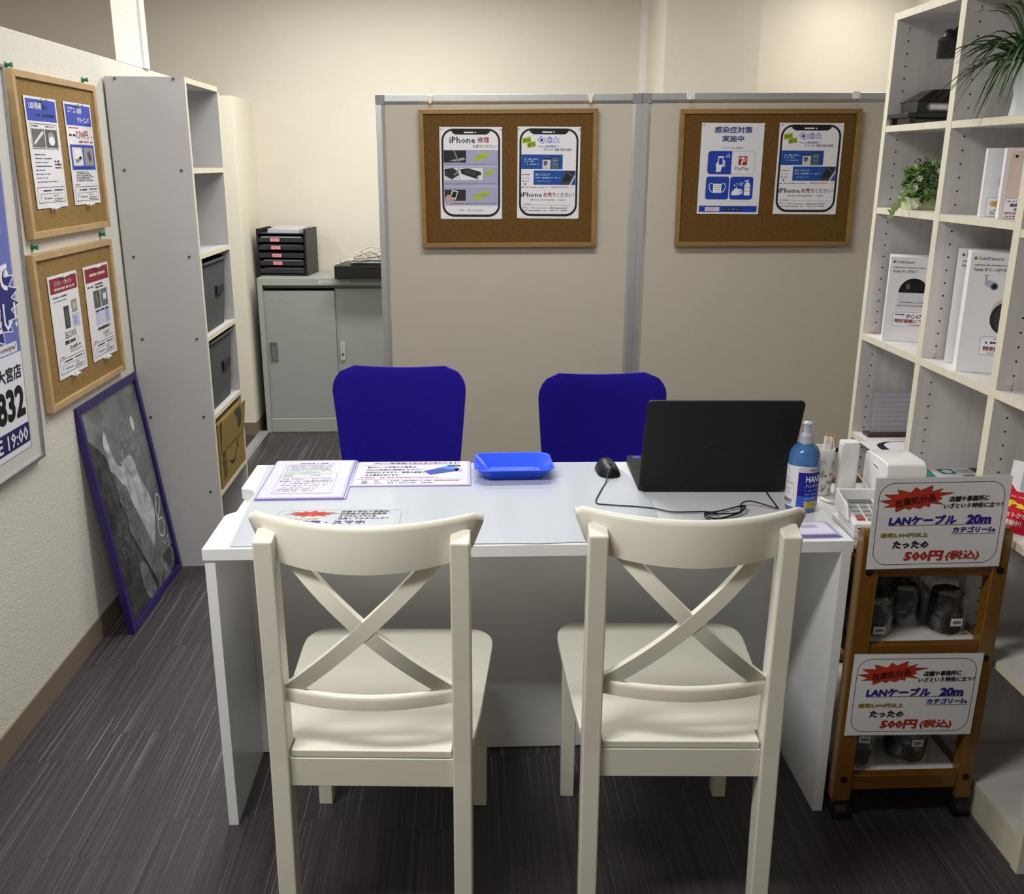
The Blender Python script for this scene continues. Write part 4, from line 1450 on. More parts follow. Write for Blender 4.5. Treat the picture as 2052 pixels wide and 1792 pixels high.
obj('handle', hm, mat('grey_plastic_handle', '77787c', rough=0.35), d1, smooth=50)
dm = MB().box(-0.372, -0.300, 0.0132, 0.0142, 0.824, 0.8265).box(-0.374, -0.371, 0.0132, 0.0142, 0.782, 0.824).cyl((-0.366, 0.0142, 0.782), (-0.366, 0.0125, 0.782), 0.005, n=10).cyl((-0.306, 0.0142, 0.784), (-0.306, 0.0125, 0.784), 0.005, n=10)
obj('embossed_slot', dm, METALG, d1)
d2 = obj('door', MB().box(-0.012, X1 - 0.028, 0.030, 0.042, 0.087, 0.84), METALD, cab, bevel=0.0015)
obj('lock', MB().prism(rrect(0.006, 0.424, 0.033, 0.536, 0.012), 0.022, 0.0302, axis='y').cyl((0.0195, 0.0225, 0.462), (0.0195, 0.019, 0.462), 0.0075, n=14, m=1).box(0.014, 0.018, 0.020, 0.023, 0.48, 0.53, m=0), [mat('pale_lock_plate', 'b8bbae', rough=0.4), SCREW], d2, bevel=0.001)
lb = Sheet(0, 0, 100, 8, 0.172, 0.013, base='dcdcda')
lb.bars(6, 1.5, 96, 6.5, '55565a', 1)
lb.build('label_strip', cab, loc=(-0.008, -0.001, 0.873))

# black five-drawer letter tray on the cabinet
BLK = mat('black_moulded_plastic', '111114', rough=0.42, vary=0.08)
SMOKE = mat('smoky_plastic_drawer', '2d2d33', rough=0.2, vary=0.08)
PAPER = mat('stacked_white_paper', 'b9b9c0', rough=0.7, vary=0.05)
lt = thing('letter_tray', 'black five-drawer letter tray with pink labels standing on the grey metal cabinet', 'letter tray', (-1.052, 5.565, 0.90), -0.115)
cs = MB()
W2, DPT, HT = 0.143, 0.245, 0.258
cs.box(-W2, -W2 + 0.012, 0, DPT, 0, HT).box(W2 - 0.012, W2, 0, DPT, 0, HT).box(-W2, W2, DPT - 0.008, DPT, 0, HT)
cs.box(-W2 + 0.012, W2 - 0.012, 0, DPT, 0, 0.010).box(-W2 + 0.012, W2 - 0.012, 0, DPT, 0.234, 0.240)
cs.box(-W2, -W2 + 0.012, 0, DPT, HT, HT + 0.006).box(W2 - 0.012, W2, 0, DPT, HT, HT + 0.006)
obj('casing', cs, BLK, lt, bevel=0.003)
for k in range(5):
    z = 0.190 - k * 0.0435
    dr = obj('drawer', MB().box(-W2 + 0.014, W2 - 0.014, -0.004, 0.004, z, z + 0.026).box(-W2 + 0.016, W2 - 0.016, 0.004, DPT - 0.012, z, z + 0.003).box(-W2 + 0.016, -W2 + 0.019, 0.004, DPT - 0.012, z, z + 0.018).box(W2 - 0.019, W2 - 0.016, 0.004, DPT - 0.012, z, z + 0.018), SMOKE, lt, bevel=0.0015)
    obj('papers', MB().box(-W2 + 0.026 + 0.002 * k, W2 - 0.028, 0.008, DPT - 0.02, z + 0.004, z + 0.030 - 0.003 * (k % 3)), PAPER, dr)
    if k < 4:
        ls = Sheet(0, 0, 60, 20, 0.053, 0.018, base='e79a9e')
        ls.bars(10, 6, 50, 14, 'b05a60', 1)
        q = ls.build('label', dr, loc=(-0.034 + 0.003 * k, -0.0052, z + 0.004))
        q['label'] = 'pink label'
obj('paper_on_top', MB().hexa([(-0.08, 0.02, 0.240), (0.10, 0.02, 0.240), (0.11, 0.23, 0.240), (-0.07, 0.23, 0.240)], [(-0.08, 0.02, 0.262), (0.10, 0.02, 0.258), (0.11, 0.23, 0.268), (-0.07, 0.23, 0.270)]), PAPER, lt)

# black recorder, thin switch and the nest of white cables on top of it
rc = thing('recorder', 'black box-shaped recorder at the front edge of the metal cabinet, half hidden by the partition', 'recorder', (-0.55, 5.375, 0.900))
obj('casing', MB().box(-0.183, 0.18, 0.0, 0.26, 0.004, 0.076).box(-0.17, -0.15, 0.02, 0.24, 0, 0.004).box(0.15, 0.17, 0.02, 0.24, 0, 0.004), BLK, rc, bevel=0.003)
obj('socket', MB().cyl((-0.118, 0.0, 0.024), (-0.118, -0.004, 0.024), 0.007).box(-0.112, -0.104, -0.002, 0, 0.030, 0.034), BLACKP, rc)
sw = thing('network_switch', 'thin black device with a white front strip lying on the black recorder', 'network device', (-0.545, 5.40, 0.976))
obj('casing', MB().box(-0.10, 0.14, 0, 0.15, 0, 0.022), BLK, sw, bevel=0.002)
sp = MB()
for i in range(16):
    sp.box(-0.095 + i * 0.0145, -0.095 + i * 0.0145 + 0.011, -0.0015, 0.0, 0.014, 0.021)
obj('port_strip', sp, WHITEP, sw)
cm = MB()
rn = random.Random(12)
for k in range(9):
    pts = []
    cx, cy = rn.uniform(-0.06, 0.08), rn.uniform(0.0, 0.10)
    for i in range(7):
        a = 2 * PI * i / 6 + rn.uniform(-0.4, 0.4)
        r = rn.uniform(0.04, 0.10)
        pts.append((cx + r * math.cos(a), cy + 0.6 * r * math.sin(a), max(0.004, 0.004 + 0.006 * k * rn.uniform(0.3, 1.0) + 0.030 * max(0, math.sin(a + k)))))
    cm.tube([tuple(p) for p in spline(pts, 7)], 0.0028, 6)
cm.tube([tuple(p) for p in spline([(-0.175, 0.02, -0.02), (-0.14, 0.03, -0.004), (-0.07, 0.03, 0.012), (0.0, 0.05, 0.004)], 8)], 0.0032, 6)
cm.tube([tuple(p) for p in spline([(-0.178, 0.04, -0.02), (-0.12, 0.05, 0.004), (-0.05, 0.03, 0.014), (0.06, 0.06, 0.006)], 8)], 0.0032, 6)
cbl = obj('cable_bundle', cm, mat('white_cable', 'c9c5ba', rough=0.5), smooth=60, loc=(-0.545, 5.40, 0.9995))
tag(cbl, 'tangle of thin white cables lying on top of the black recorder', 'cables')

# ================================================================== things on the desk
ZM = ZT + 0.003
FLAT = (-PI / 2, 0, 0)

# flyer seen through the mat
s = Sheet(-15, -14, 310, 216, 0.325, 0.230, base_mat=mat_o.data.materials[0])
s.ring(0, 0, 295, 200, 24, 0.9, '5a5c66', 1)
st = []
for i in range(26):
    a = 2 * PI * i / 26
    r = (1.0 if i % 4 == 0 else 0.82) if i % 2 == 0 else 0.58
    st.append((81 + 66 * r * math.cos(a), 25 + 22 * r * math.sin(a)))
s.star(st, 'c23a30', '6a2a2a', 1, 0.5)
s.bars(48, 17, 116, 31, '8e2a26', 1, l=3)
s.text('ソフトバンク', 12, 50, 102, 66, 'd3ca5a', bold=0.03, shear=0.2)
for i, q in enumerate(('店舗や会社や事務所、', '社員様の会社用携帯・', 'スマホのプランを', '見直してみませんか？')):
    s.text(q, 150 - i * 1.5, 6 + i * 15.4, (268, 268, 236, 266)[i], 18 + i * 15.4, '26262c', bold=0.02, shear=0.15)
s.text('携帯・スマホ', 58, 71, 214, 94, '3a2f7e', bold=0.03)
o = s.build('flyer', None, (-0.3075, 1.958, ZM + 0.0008), FLAT)
tag(o, 'flyer with a red starburst under the mat, behind the left cream chair', 'flyer')

SLEEVE = mat('pale_violet_clear_plastic', 'cfcbe6', rough=0.12, spec=0.6, vary=0.03)
SLEEVE_E = mat('violet_plastic_edge', '8f84c4', rough=0.15, spec=0.6, vary=0.05)


def sleeve(label, w, d, loc, rotz, n, sheet):
    t = thing('document_sleeve', label, 'document sleeve', loc, rotz, 'hard plastic document sleeves on the desk')
    for k in range(n):
        e = 0.004 * k
        mb = MB().box(-w / 2 + e, w / 2 + 0.006 * (n - 1 - k), 0, d, 0.0028 * k, 0.0028 * k + 0.0022, 1)
        mb.box(-w / 2 + e + 0.002, w / 2 + 0.006 * (n - 1 - k) - 0.002, 0.002, d - 0.002, 0.0028 * k + 0.0022, 0.0028 * k + 0.0026, 0)
        obj('sleeve_board', mb, [SLEEVE, SLEEVE_E], t, bevel=0.0004)
    if sheet:
        sheet.build('inserted_sheet', t, loc=(0, 0.006, 0.0028 * (n - 1) + 0.0034), rot=FLAT)
    return t


s = Sheet(0, 0, 200, 300, 0.208, 0.296, base='cfccdf')
s.bars(62, 14, 150, 25, '34343e', 1, dens=0.7)
s.ring(28, 28, 172, 272, 1, 0.9, '79b074', 1)
for i in range(6):
    s.bars(34, 34 + i * 10, 150, 40 + i * 10, '77777f', 1, seed=i, l=2)
s.rect(28, 96, 172, 112, 'bfd8ba', 0.8)
s.bars(36, 100, 150, 108, '6c7a6a', 2)
s.ring(28, 118, 172, 146, 1, 0.9, '79b074', 1)
s.bars(36, 122, 66, 140, '808480', 2); s.bars(100, 124, 128, 132, '8c8c94', 1)
s.bars(34, 152, 160, 160, '787880', 1, dens=0.7)
s.bars(34, 166, 60, 182, '808088', 1); s.bars(70, 166, 168, 182, '888890', 2)
for i in range(5):
    s.bars(36, 188 + i * 15, 160 - 8 * i, 196 + i * 15, '77777f', 1, seed=i, dens=0.6)
s.line([(28, 272), (172, 272)], 1.2, '6c6c78', 2)
s.rect(158, 0, 200, 150, 'd3dbea', 0.5)
sleeve('violet clear document sleeve holding a green-lined form, at the left end of the desk', 0.222, 0.316, (-0.4215, 2.249, ZM), 0.010, 2, s)

s = Sheet(0, 0, 325, 210, 0.300, 0.200, base='d3d0e2')
s.text('iPhone修理後は', 44, 10, 158, 25, '26262e', bold=0.015); s.text('耐水性', 160, 10, 206, 25, '9a2a34', bold=0.02); s.text('が失われます！', 208, 10, 300, 25, '26262e', bold=0.015)
s.line([(14, 31), (300, 31)], 1.4, '34343c', 1)
for i, q in enumerate(('耐水シール非施工の場合は、', 'iPhone本体の隙間からホコリ、', '水分が入りやすく、故障の原因に', 'なる場合があります。')):
    s.text(q, 28, 46 + i * 24, (176, 200, 200, 128)[i], 61 + i * 24, '2a2a34', bold=0.02)
s.poly([(196, 92), (262, 48), (300, 66), (296, 92), (216, 126)], '27479e', 2); s.poly([(240, 62), (266, 42), (300, 64), (274, 80)], '4f86d6', 3); s.rect(266, 38, 304, 50, '5a3438', 3); s.poly([(286, 76), (306, 72), (308, 96), (290, 96)], 'a4a6c0', 2)
s.bars(18, 142, 240, 154, 'a04452', 1, l=2)
s.line([(6, 164), (310, 164)], 1.4, '34343c', 1)
s.bars(24, 172, 44, 200, '2c2c34', 3, dens=0.9); s.bars(58, 170, 80, 182, '50505a', 1); s.bars(96, 170, 300, 182, '5a5a66', 1); s.bars(58, 188, 80, 200, '50505a', 1); s.bars(96, 188, 226, 200, '5a5a66', 1)
sleeve('violet clear document sleeve with a blue phone picture, beside the form sleeve', 0.318, 0.208, (-0.151, 2.345, ZM), -0.002, 1, s)

s = Sheet(0, 0, 150, 90, 0.12, 0.07, base='d8d2e8')
s.poly([(60, 26), (112, 20), (120, 44), (70, 46)], 'a8a6b4', 1)
sleeve('small stack of violet card sleeves at the near right desk corner', 0.13, 0.082, (0.772, 1.967, ZT), 0.02, 3, s)

# blue cash tray
TRAYB = mat('bright_blue_plastic', '2f5cf0', rough=0.22, spec=0.5, vary=0.03)
tr = MB()


def octa(w, d, c):
    return [(-w / 2 + c, -d / 2), (w / 2 - c, -d / 2), (w / 2, -d / 2 + c), (w / 2, d / 2 - c), (w / 2 - c, d / 2), (-w / 2 + c, d / 2), (-w / 2, d / 2 - c), (-w / 2, -d / 2 + c)]


lv = [(0.150, 0.100, 0.016, 0.0), (0.206, 0.162, 0.022, 0.033), (0.212, 0.168, 0.023, 0.0335), (0.212, 0.168, 0.023, 0.0355), (0.203, 0.159, 0.022, 0.0355), (0.148, 0.098, 0.016, 0.003)]
vs = [(x, y, z) for w, d, c, z in lv for x, y in octa(w, d, c)]
fs = [(i * 8 + j, i * 8 + (j + 1) % 8, (i + 1) * 8 + (j + 1) % 8, (i + 1) * 8 + j) for i in range(5) for j in range(8)] + [tuple(range(8))[::-1], tuple(range(40, 48))]
tr.add(vs, fs)
o = obj('coin_tray', tr, TRAYB, loc=(0.122, 2.445, ZM), rot=(0, 0, 0.02), bevel=0.001)
tag(o, 'bright blue plastic coin tray at the far edge of the desk', 'tray')

# laptop
LAP = mat('matt_black_laptop', '0d0d10', rough=0.55, spec=0.35, vary=0.05, vscale=4)
LAP2 = mat('black_keys', '0b0b0d', rough=0.5, vary=0.05)
lp = thing('laptop', 'open black laptop seen from behind on the right half of the desk', 'laptop', (0.629, 2.284, ZM), -0.033)
obj('base', MB().prism(rrect(-0.192, -0.002, 0.192, 0.252, 0.012), 0.002, 0.020), LAP, lp, bevel=0.002)
kb = MB()
for r in range(6):
    for c in range(17):
        kb.box(-0.172 + c * 0.0203, -0.172 + c * 0.0203 + 0.017, 0.040 + r * 0.0195, 0.040 + r * 0.0195 + 0.0155, 0.020, 0.0218)
obj('keyboard', kb, LAP2, lp)
obj('touchpad', MB().box(-0.06, 0.05, 0.172, 0.238, 0.0199, 0.0206), LAP2, lp, bevel=0.0004)
obj('sticker', MB().box(-0.176, -0.156, 0.222, 0.240, 0.020, 0.0206), mat('violet_blue_sticker', '5a58c8', rough=0.3), lp)
lid = obj('lid', MB().prism(rrect(-0.192, 0.0, 0.192, 0.262, 0.012), 0.0, 0.007, axis='y'), LAP, lp, bevel=0.0015, loc=(0, 0, 0.012), rot=(0.335, 0, 0))
obj('screen', MB().box(-0.178, 0.178, 0.007, 0.0074, 0.022, 0.250), mat('dark_screen_glass', '08080a', rough=0.08), lid)
em = Sheet(-22, -22, 22, 22, 0.044, 0.044, base_mat=LAP)
em.mb = MB()
em.mats = []
k = em.slot(mat('glossy_black_emblem', '040405', rough=0.1, spec=0.7))
ra = [(20 * math.cos(2 * PI * i / 36), 20 * math.sin(2 * PI * i / 36)) for i in range(36)]
rb = [(17.6 * math.cos(2 * PI * i / 36), 17.6 * math.sin(2 * PI * i / 36)) for i in range(36)]
em.mb.add([em.P(x, y, 2) for x, y in ra + rb], [(i, 36 + i, 36 + (i + 1) % 36, (i + 1) % 36)[::-1] for i in range(36)], k)
vs_, fs_ = glyphs('DELL', 0.03, 0.0)
em.mb.add([em.P(-12 + u * 9.6, 4 - v * 11 - u * 1.2, 2 + e) for u, v, e in vs_], fs_, k)
em.build('emblem', lid, loc=(-0.005, 0.0, 0.109))

# mouse with its cord bundled in front of the laptop
ms = thing('computer_mouse', 'black wired mouse beside the open laptop, its cord bundled on the desk', 'mouse', (0.379, 2.452, ZM), 0.10)


def mouse_pt(u, v):
    a, b = (2 * u - 1), (2 * v - 1)
    w = 0.030 * (1 - 0.10 * b) * math.sqrt(max(0, 1 - abs(b) ** 3.5)) if abs(b) < 1 else 0
    z = 0.035 * (1 - abs(a) ** 3) * (1 - 0.5 * max(0, -b) ** 2 - 0.75 * max(0, b) ** 2.2) * (1 if abs(b) < 1 else 0)
    return (a * w, b * 0.057, 0.003 + z)


mm = MB().grid(16, 24, mouse_pt)
n0 = [mouse_pt(0, j / 24) for j in range(25)] + [mouse_pt(1, j / 24) for j in range(24, -1, -1)]
mm.add([(x, y, 0.0015) for x, y, z in n0], [tuple(range(50))])
obj('body', mm, mat('satin_black_plastic', '101013', rough=0.4), ms, smooth=60)
obj('wheel', MB().cyl((-0.003, -0.030, 0.030), (0.003, -0.030, 0.030), 0.007, n=16), BLACKP, ms, smooth=40)
obj('button_gap', MB().box(-0.0006, 0.0006, -0.052, -0.012, 0.026, 0.0345), BLACKP, ms)
cpts = [(0.374, 2.395), (0.362, 2.355), (0.340, 2.29), (0.317, 2.205), (0.345, 2.187), (0.40, 2.175), (0.452, 2.158), (0.49, 2.132), (0.54, 2.130), (0.575, 2.130), (0.595, 2.105), (0.56, 2.088), (0.575, 2.072), (0.64, 2.100), (0.668, 2.130), (0.662, 2.162), (0.60, 2.120), (0.563, 2.100),
         (0.585, 2.082), (0.65, 2.112), (0.674, 2.150), (0.62, 2.140), (0.572, 2.108), (0.590, 2.092), (0.655, 2.125), (0.672, 2.172), (0.70, 2.178), (0.752, 2.150), (0.758, 2.170), (0.762, 2.24), (0.765, 2.272)]
wp = []
for i, (x, y) in enumerate(cpts):
    z = ZM + 0.0022 + (0.012 if i == 0 else 0.004 * (i % 3) if 9 < i < 27 else 0.0)
    wp.append((x, y, z))
c_, s_ = math.cos(-0.10), math.sin(-0.10)
loc_pts = []
for x, y, z in [tuple(p) for p in spline(wp, 7)]:
    dx, dy = x - 0.379, y - 2.452
    loc_pts.append((dx * c_ - dy * s_, dx * s_ + dy * c_, z - ZM))
obj('cord', MB().tube(loc_pts, 0.0018, 8), BLACKP, ms, smooth=60)

# hand gel bottle
GEL = mat('translucent_blue_gel', '4f7fc0', rough=0.12, spec=0.5, vary=0.06, vscale=8, trans=0.25)
PUMP = mat('milky_clear_plastic', 'c9cede', rough=0.2, spec=0.5, trans=0.3)
hg = thing('hand_gel_bottle', 'blue hand gel bottle with a clear cap, standing at the right end of the desk', 'bottle', (0.814, 2.158, ZT), -0.36)
R_ = 0.0375
obj('bottle', MB().lathe([(0.030, 0.0), (0.0355, 0.003), (R_, 0.010), (R_, 0.125), (0.0365, 0.140), (0.033, 0.152), (0.026, 0.162), (0.0165, 0.168), (0.0155, 0.172)], n=40), GEL, hg, smooth=50)
obj('cap', MB().lathe([(0.0165, 0.170), (0.0165, 0.178), (0.0158, 0.179), (0.0158, 0.183), (0.0165, 0.184), (0.0165, 0.188), (0.0145, 0.192), (0.0095, 0.196), (0.009, 0.208), (0.0095, 0.213), (0.0125, 0.216), (0.0125, 0.219), (0.010, 0.2205), (0.004, 0.2195)], n=30), PUMP, hg, smooth=40)
s = Sheet(-100, 0, 100, 110, 0.200, 0.110, base='e6e4ea')
s.mb = MB()
s.mats = []
s.slot(ink('e6e4ea'))


def strips(x0, x1, f0, f1, c, l, n=24):
    for i in range(n):
        a, b = x0 + (x1 - x0) * i / n, x0 + (x1 - x0) * (i + 1) / n
        s.poly([(a, f0(a)), (b, f0(b)), (b, f1(b)), (a, f1(a))], c, l)


strips(-78, 78, lambda x: 3 + 0.06 * abs(x), lambda x: 108, 'e6e4ea', 1, 40)
strips(-10, 78, lambda x: 18, lambda x: 108, '1a1a8c', 2)
strips(-10, 78, lambda x: 78, lambda x: 108, '2f57c4', 3)
strips(-10, 78, lambda x: 6, lambda x: 17, 'c3c4cc', 2)
s.text('手指を洗浄', 16, 8, 54, 16, '40404a', l=4)
s.text('HAND', 8, 26, 52, 42, 'e8e8f4', bold=0.02, l=5)
s.text('ハンドジェル', 8, 47, 60, 55, 'e0e0f2', bold=0.012, l=5)
s.bars(8, 60, 60, 66, '6f86d8', 1, l=5); s.bars(8, 69, 56, 76, '6f86d8', 1, l=5)
s.bars(8, 80, 50, 86, 'a8b6ea', 2, l=5)
for i in range(3):
    strips(8, 44, lambda x, i=i: 90 + i * 6.3, lambda x, i=i: 95 + i * 6.3, 'd9c04a', 5, 8)
    s.bars(14, 91 + i * 6.3, 38, 94 + i * 6.3, '5a4c20', 1, l=6)
s.line([(-46, 12), (-38, 18), (-34, 26)], 1.0, '55585e', 3)
s.bars(-50, 36, -30, 40, '7c7c84', 1, l=3); s.bars(-54, 46, -18, 52, '909098', 2, l=3)
s.ring(-52, 56, -18, 82, 3, 0.8, '9a9aa2', 3); s.bars(-48, 60, -22, 78, '9a9aa2', 3, l=3, dens=0.5)
for i in range(14):
    s.rect(-52 + i * 2.2, 89, -52 + i * 2.2 + (1.4 if i % 3 else 0.7), 98, '26262c', 3)
s.bars(-52, 100, -24, 104, '8a8a92', 1, l=3)
RL_ = R_ + 0.0004
s.mb.v = [((RL_ - y) * math.sin(x / RL_), -(RL_ - y) * math.cos(x / RL_), z) for x, y, z in s.mb.v]
o = s.build('label', hg, loc=(0, 0, 0.0125))
o['label'] = 'white and blue bottle label reading HAND'

# ================================================================== things on top of the brown trolley
ZC = 0.680
ph = thing('pen_holder', 'white pen holder with a fine dark pattern behind the hand gel bottle', 'pen holder', (0.946, 2.375, ZC))
pm = MB().lathe([(0.026, 0), (0.0275, 0.003), (0.029, 0.128), (0.027, 0.128), (0.0255, 0.006)], n=32)
obj('cup', pm, WHITEP, ph, smooth=40)
pt = MB()
rn = random.Random(3)
for k in range(60):
    a, z = rn.uniform(-2.4, 0.9), rn.uniform(0.012, 0.06) if k < 42 else rn.uniform(0.06, 0.118)
    r = 0.0279 + 0.0012 * z / 0.128
    pts = [((r + 0.0003) * math.sin(a + d * 0.05), -(r + 0.0003) * math.cos(a + d * 0.05), z + 0.004 * math.sin(d * 2 + k)) for d in range(4)]
    pt.tube(pts, 0.0005, 4)
obj('printed_pattern', pt, mat('dark_grey_print', '6b6b6e', rough=0.5), ph)
PENW, GOLD = mat('white_pen_barrel', 'e6e2da', rough=0.3), mat('yellow_wood', 'c49a4a', rough=0.5)
for nm, la, x, y, tx, ty, h, m in (('pen', 'white ballpoint pen with a gold tip standing in the pen holder', 0.944, 2.372, 0.006, 0.004, 0.150, 0), ('pen', 'second white pen leaning to the right in the pen holder', 0.955, 2.375, 0.010, 0.006, 0.146, 0), ('pencil', 'thin yellow pencil leaning furthest right in the pen holder', 0.961, 2.377, 0.012, 0.004, 0.143, 1)):
    t = thing(nm, la, nm, (x, y, ZC + 0.007))
    e = Vector((tx, ty, h))
    obj('barrel', MB().cyl((0, 0, 0), e, 0.0055 if m == 0 else 0.0032, n=14), PENW if m == 0 else GOLD, t, smooth=40)
    obj('tip', MB().cyl(e, e * 1.07, 0.0026, 0.0018, n=10), GOLD, t, smooth=40)
    if m == 0:
        obj('clip', MB().tube([e * 0.97 + Vector((0.004, -0.004, 0)), e * 0.9 + Vector((0.007, -0.006, 0)), e * 0.7 + Vector((0.006, -0.006, 0))], 0.0012, 6), WHITEP, t)

WGLOSS = mat('glossy_white_plastic', 'e4e3e2', rough=0.22, spec=0.5, vary=0.02)
ro = thing('charger_tower', 'slim white upright charger beside the pen holder on the trolley', 'charger', (1.001, 2.345, ZC), -0.12)
obj('body', MB().prism(rrect(-0.024, -0.02, 0.024, 0.02, 0.009, 4), 0, 0.150), WGLOSS, ro, bevel=0.003)
obj('lid', MB().prism(rrect(-0.0225, -0.0185, 0.0225, 0.0185, 0.008, 4), 0.150, 0.153), WGLOSS, ro, bevel=0.001)
obj('plug', MB().cyl((-0.012, -0.020, 0.018), (-0.016, -0.050, 0.012), 0.010, 0.006, n=16), WGLOSS, ro, smooth=40)
c1 = obj('power_cord', MB().tube([tuple(p) for p in spline([(-0.016, -0.048, 0.012), (-0.03, -0.065, 0.006), (-0.055, -0.06, 0.004), (-0.068, -0.03, 0.004)], 8)], 0.0035, 8), WGLOSS, ro, smooth=60)
cl = obj('cable_clip', MB().box(1.196, 1.2235, 2.864, 2.886, 0.628, 0.655).box(1.175, 1.200, 2.868, 2.884, 0.642, 0.655), BLACKP, bevel=0.002)
tag(cl, 'small black clip on the shelf unit edge behind the white charger', 'clip')

wb = thing('label_printer', 'rounded white box-shaped device with a slot, behind the upper price sign', 'device', (1.083, 2.27, ZC), 0.0)
obj('body', MB().prism([(-0.070, 0.0), (0.070, 0.0), (0.070, 0.118), (0.064, 0.130), (0.050, 0.136), (-0.050, 0.136), (-0.064, 0.130), (-0.070, 0.118)], -0.040, 0.062, axis='x'), WGLOSS, wb, bevel=0.004, seg=3)
obj('slot', MB().prism([(-0.022, 0.098), (0.014, 0.102), (0.014, 0.118), (-0.022, 0.114)], -0.0408, -0.0398, axis='x').prism([(-0.018, 0.106), (0.010, 0.109), (0.010, 0.112), (-0.018, 0.109)], -0.0412, -0.0405, axis='x', m=1), [WHITEP, SCREW], wb)

stk = obj('board_stack', MB().box(0.884, 0.985, 1.985, 2.13, ZC, ZC + 0.012).box(0.886, 0.982, 1.990, 2.13, ZC + 0.0125, ZC + 0.024).box(0.883, 0.98, 1.988, 2.128, ZC + 0.0245, ZC + 0.036), WHITEP, bevel=0.001)
tag(stk, 'stack of white boards under the card terminal on the brown trolley', 'boards')
cr = thing('card_terminal', 'white card payment terminal with a keypad and hood beside the desk corner', 'card terminal', (0.930, 2.035, ZC + 0.0365), -0.05)
obj('body', MB().hexa([(-0.045, -0.045, 0), (0.040, -0.045, 0), (0.040, 0.07, 0), (-0.045, 0.07, 0)], [(-0.045, -0.045, 0.022), (0.040, -0.045, 0.022), (0.040, 0.07, 0.045), (-0.045, 0.07, 0.045)]), WGLOSS, cr, bevel=0.003)
obj('hood', MB().hexa([(-0.052, -0.02, 0.02), (-0.046, -0.02, 0.02), (-0.046, 0.076, 0.02), (-0.052, 0.076, 0.02)], [(-0.052, 0.0, 0.052), (-0.046, 0.0, 0.052), (-0.046, 0.080, 0.068), (-0.052, 0.080, 0.068)])
    .hexa([(0.040, -0.02, 0.02), (0.046, -0.02, 0.02), (0.046, 0.076, 0.02), (0.040, 0.076, 0.02)], [(0.040, 0.0, 0.052), (0.046, 0.0, 0.052), (0.046, 0.080, 0.068), (0.040, 0.080, 0.068)]).box(-0.052, 0.046, 0.072, 0.080, 0.02, 0.066), WGLOSS, cr, bevel=0.002)
kp = MB()
for r in range(4):
    for c in range(3):
        y0 = -0.030 + r * 0.018
        zz = 0.0255 + (y0 + 0.045) * 0.2
        kp.hexa([(-0.034 + c * 0.024, y0, zz - 0.002), (-0.016 + c * 0.024, y0, zz - 0.002), (-0.016 + c * 0.024, y0 + 0.012, zz), (-0.034 + c * 0.024, y0 + 0.012, zz)],
                [(-0.034 + c * 0.024, y0, zz + 0.001), (-0.016 + c * 0.024, y0, zz + 0.001), (-0.016 + c * 0.024, y0 + 0.012, zz + 0.0034), (-0.034 + c * 0.024, y0 + 0.012, zz + 0.0034)], 0 if r else (1, 0, 2)[c])
obj('keypad', kp, [mat('grey_keys', '9a9c9c', rough=0.5), mat('red_key', 'b04a4a', rough=0.5), mat('green_key', '4aa080', rough=0.5)], cr)
obj('display', MB().hexa([(-0.030, 0.044, 0.041), (0.026, 0.044, 0.041), (0.026, 0.060, 0.044), (-0.030, 0.060, 0.044)], [(-0.030, 0.044, 0.0425), (0.026, 0.044, 0.0425), (0.026, 0.060, 0.0457), (-0.030, 0.060, 0.0457)]), mat('grey_display', '6a6c6c', rough=0.2), cr)
obj('card_slot', MB().box(-0.036, 0.032, -0.0456, -0.0446, 0.010, 0.0125), BLACKP, cr)
wc = obj('cable', MB().tube([tuple(p) for p in spline([(1.012, 2.335, ZC + 0.05), (1.03, 2.40, ZC + 0.065), (1.035, 2.30, ZC + 0.05), (1.028, 2.20, ZC + 0.01), (1.035, 2.12, ZC + 0.006)], 8)], 0.0022, 8), WGLOSS, smooth=60)
tag(wc, 'white cable looping from the charger towards the price sign', 'cable')
bc = obj('cable', MB().tube([tuple(p) for p in spline([(1.00, 2.36, ZC + 0.03), (1.016, 2.32, ZC + 0.02), (1.018, 2.26, ZC + 0.005), (1.020, 2.18, ZC + 0.004), (1.035, 2.08, ZC + 0.004)], 8)], 0.0025, 8), BLACKP, smooth=60)
tag(bc, 'black cable running along the left side of the rounded white device', 'cable')

# ================================================================== right white shelf unit
GRAIN = mat_grain('white_woodgrain_board', 'd2cdcb', 0.90, 0.5, axis=2, scale=26, lenfac=0.07)
GRAINH = mat_grain('white_woodgrain_shelf', 'd6d2ce', 0.93, 0.5, axis=0, scale=26, lenfac=0.15)
EDGER = mat_grain('cream_woodgrain_edge', 'd5cfbb', 0.95, 0.5, axis=2, scale=40, lenfac=0.1)
HOLE = mat('dark_drilled_hole', '161412', rough=0.9)
XF, XB = 1.2237, 1.5237
SX, SY = 1.30, 2.30
su = thing('shelf_unit', 'large white woodgrain shelf unit holding plants and camera boxes', 'shelf unit', (SX, SY, 0))


def sb(x0, x1, y0, y1, z0, z1, front=True):
    mb = MB()
    e = 0.0015 if front else 0
    mb.box(x0 + e - SX, x1 - SX, y0 - SY, y1 - SY, z0, z1, 0)
    if front:
        mb.box(x0 - SX, x0 + e - SX, y0 - SY, y1 - SY, z0, z1, 1)
    return mb


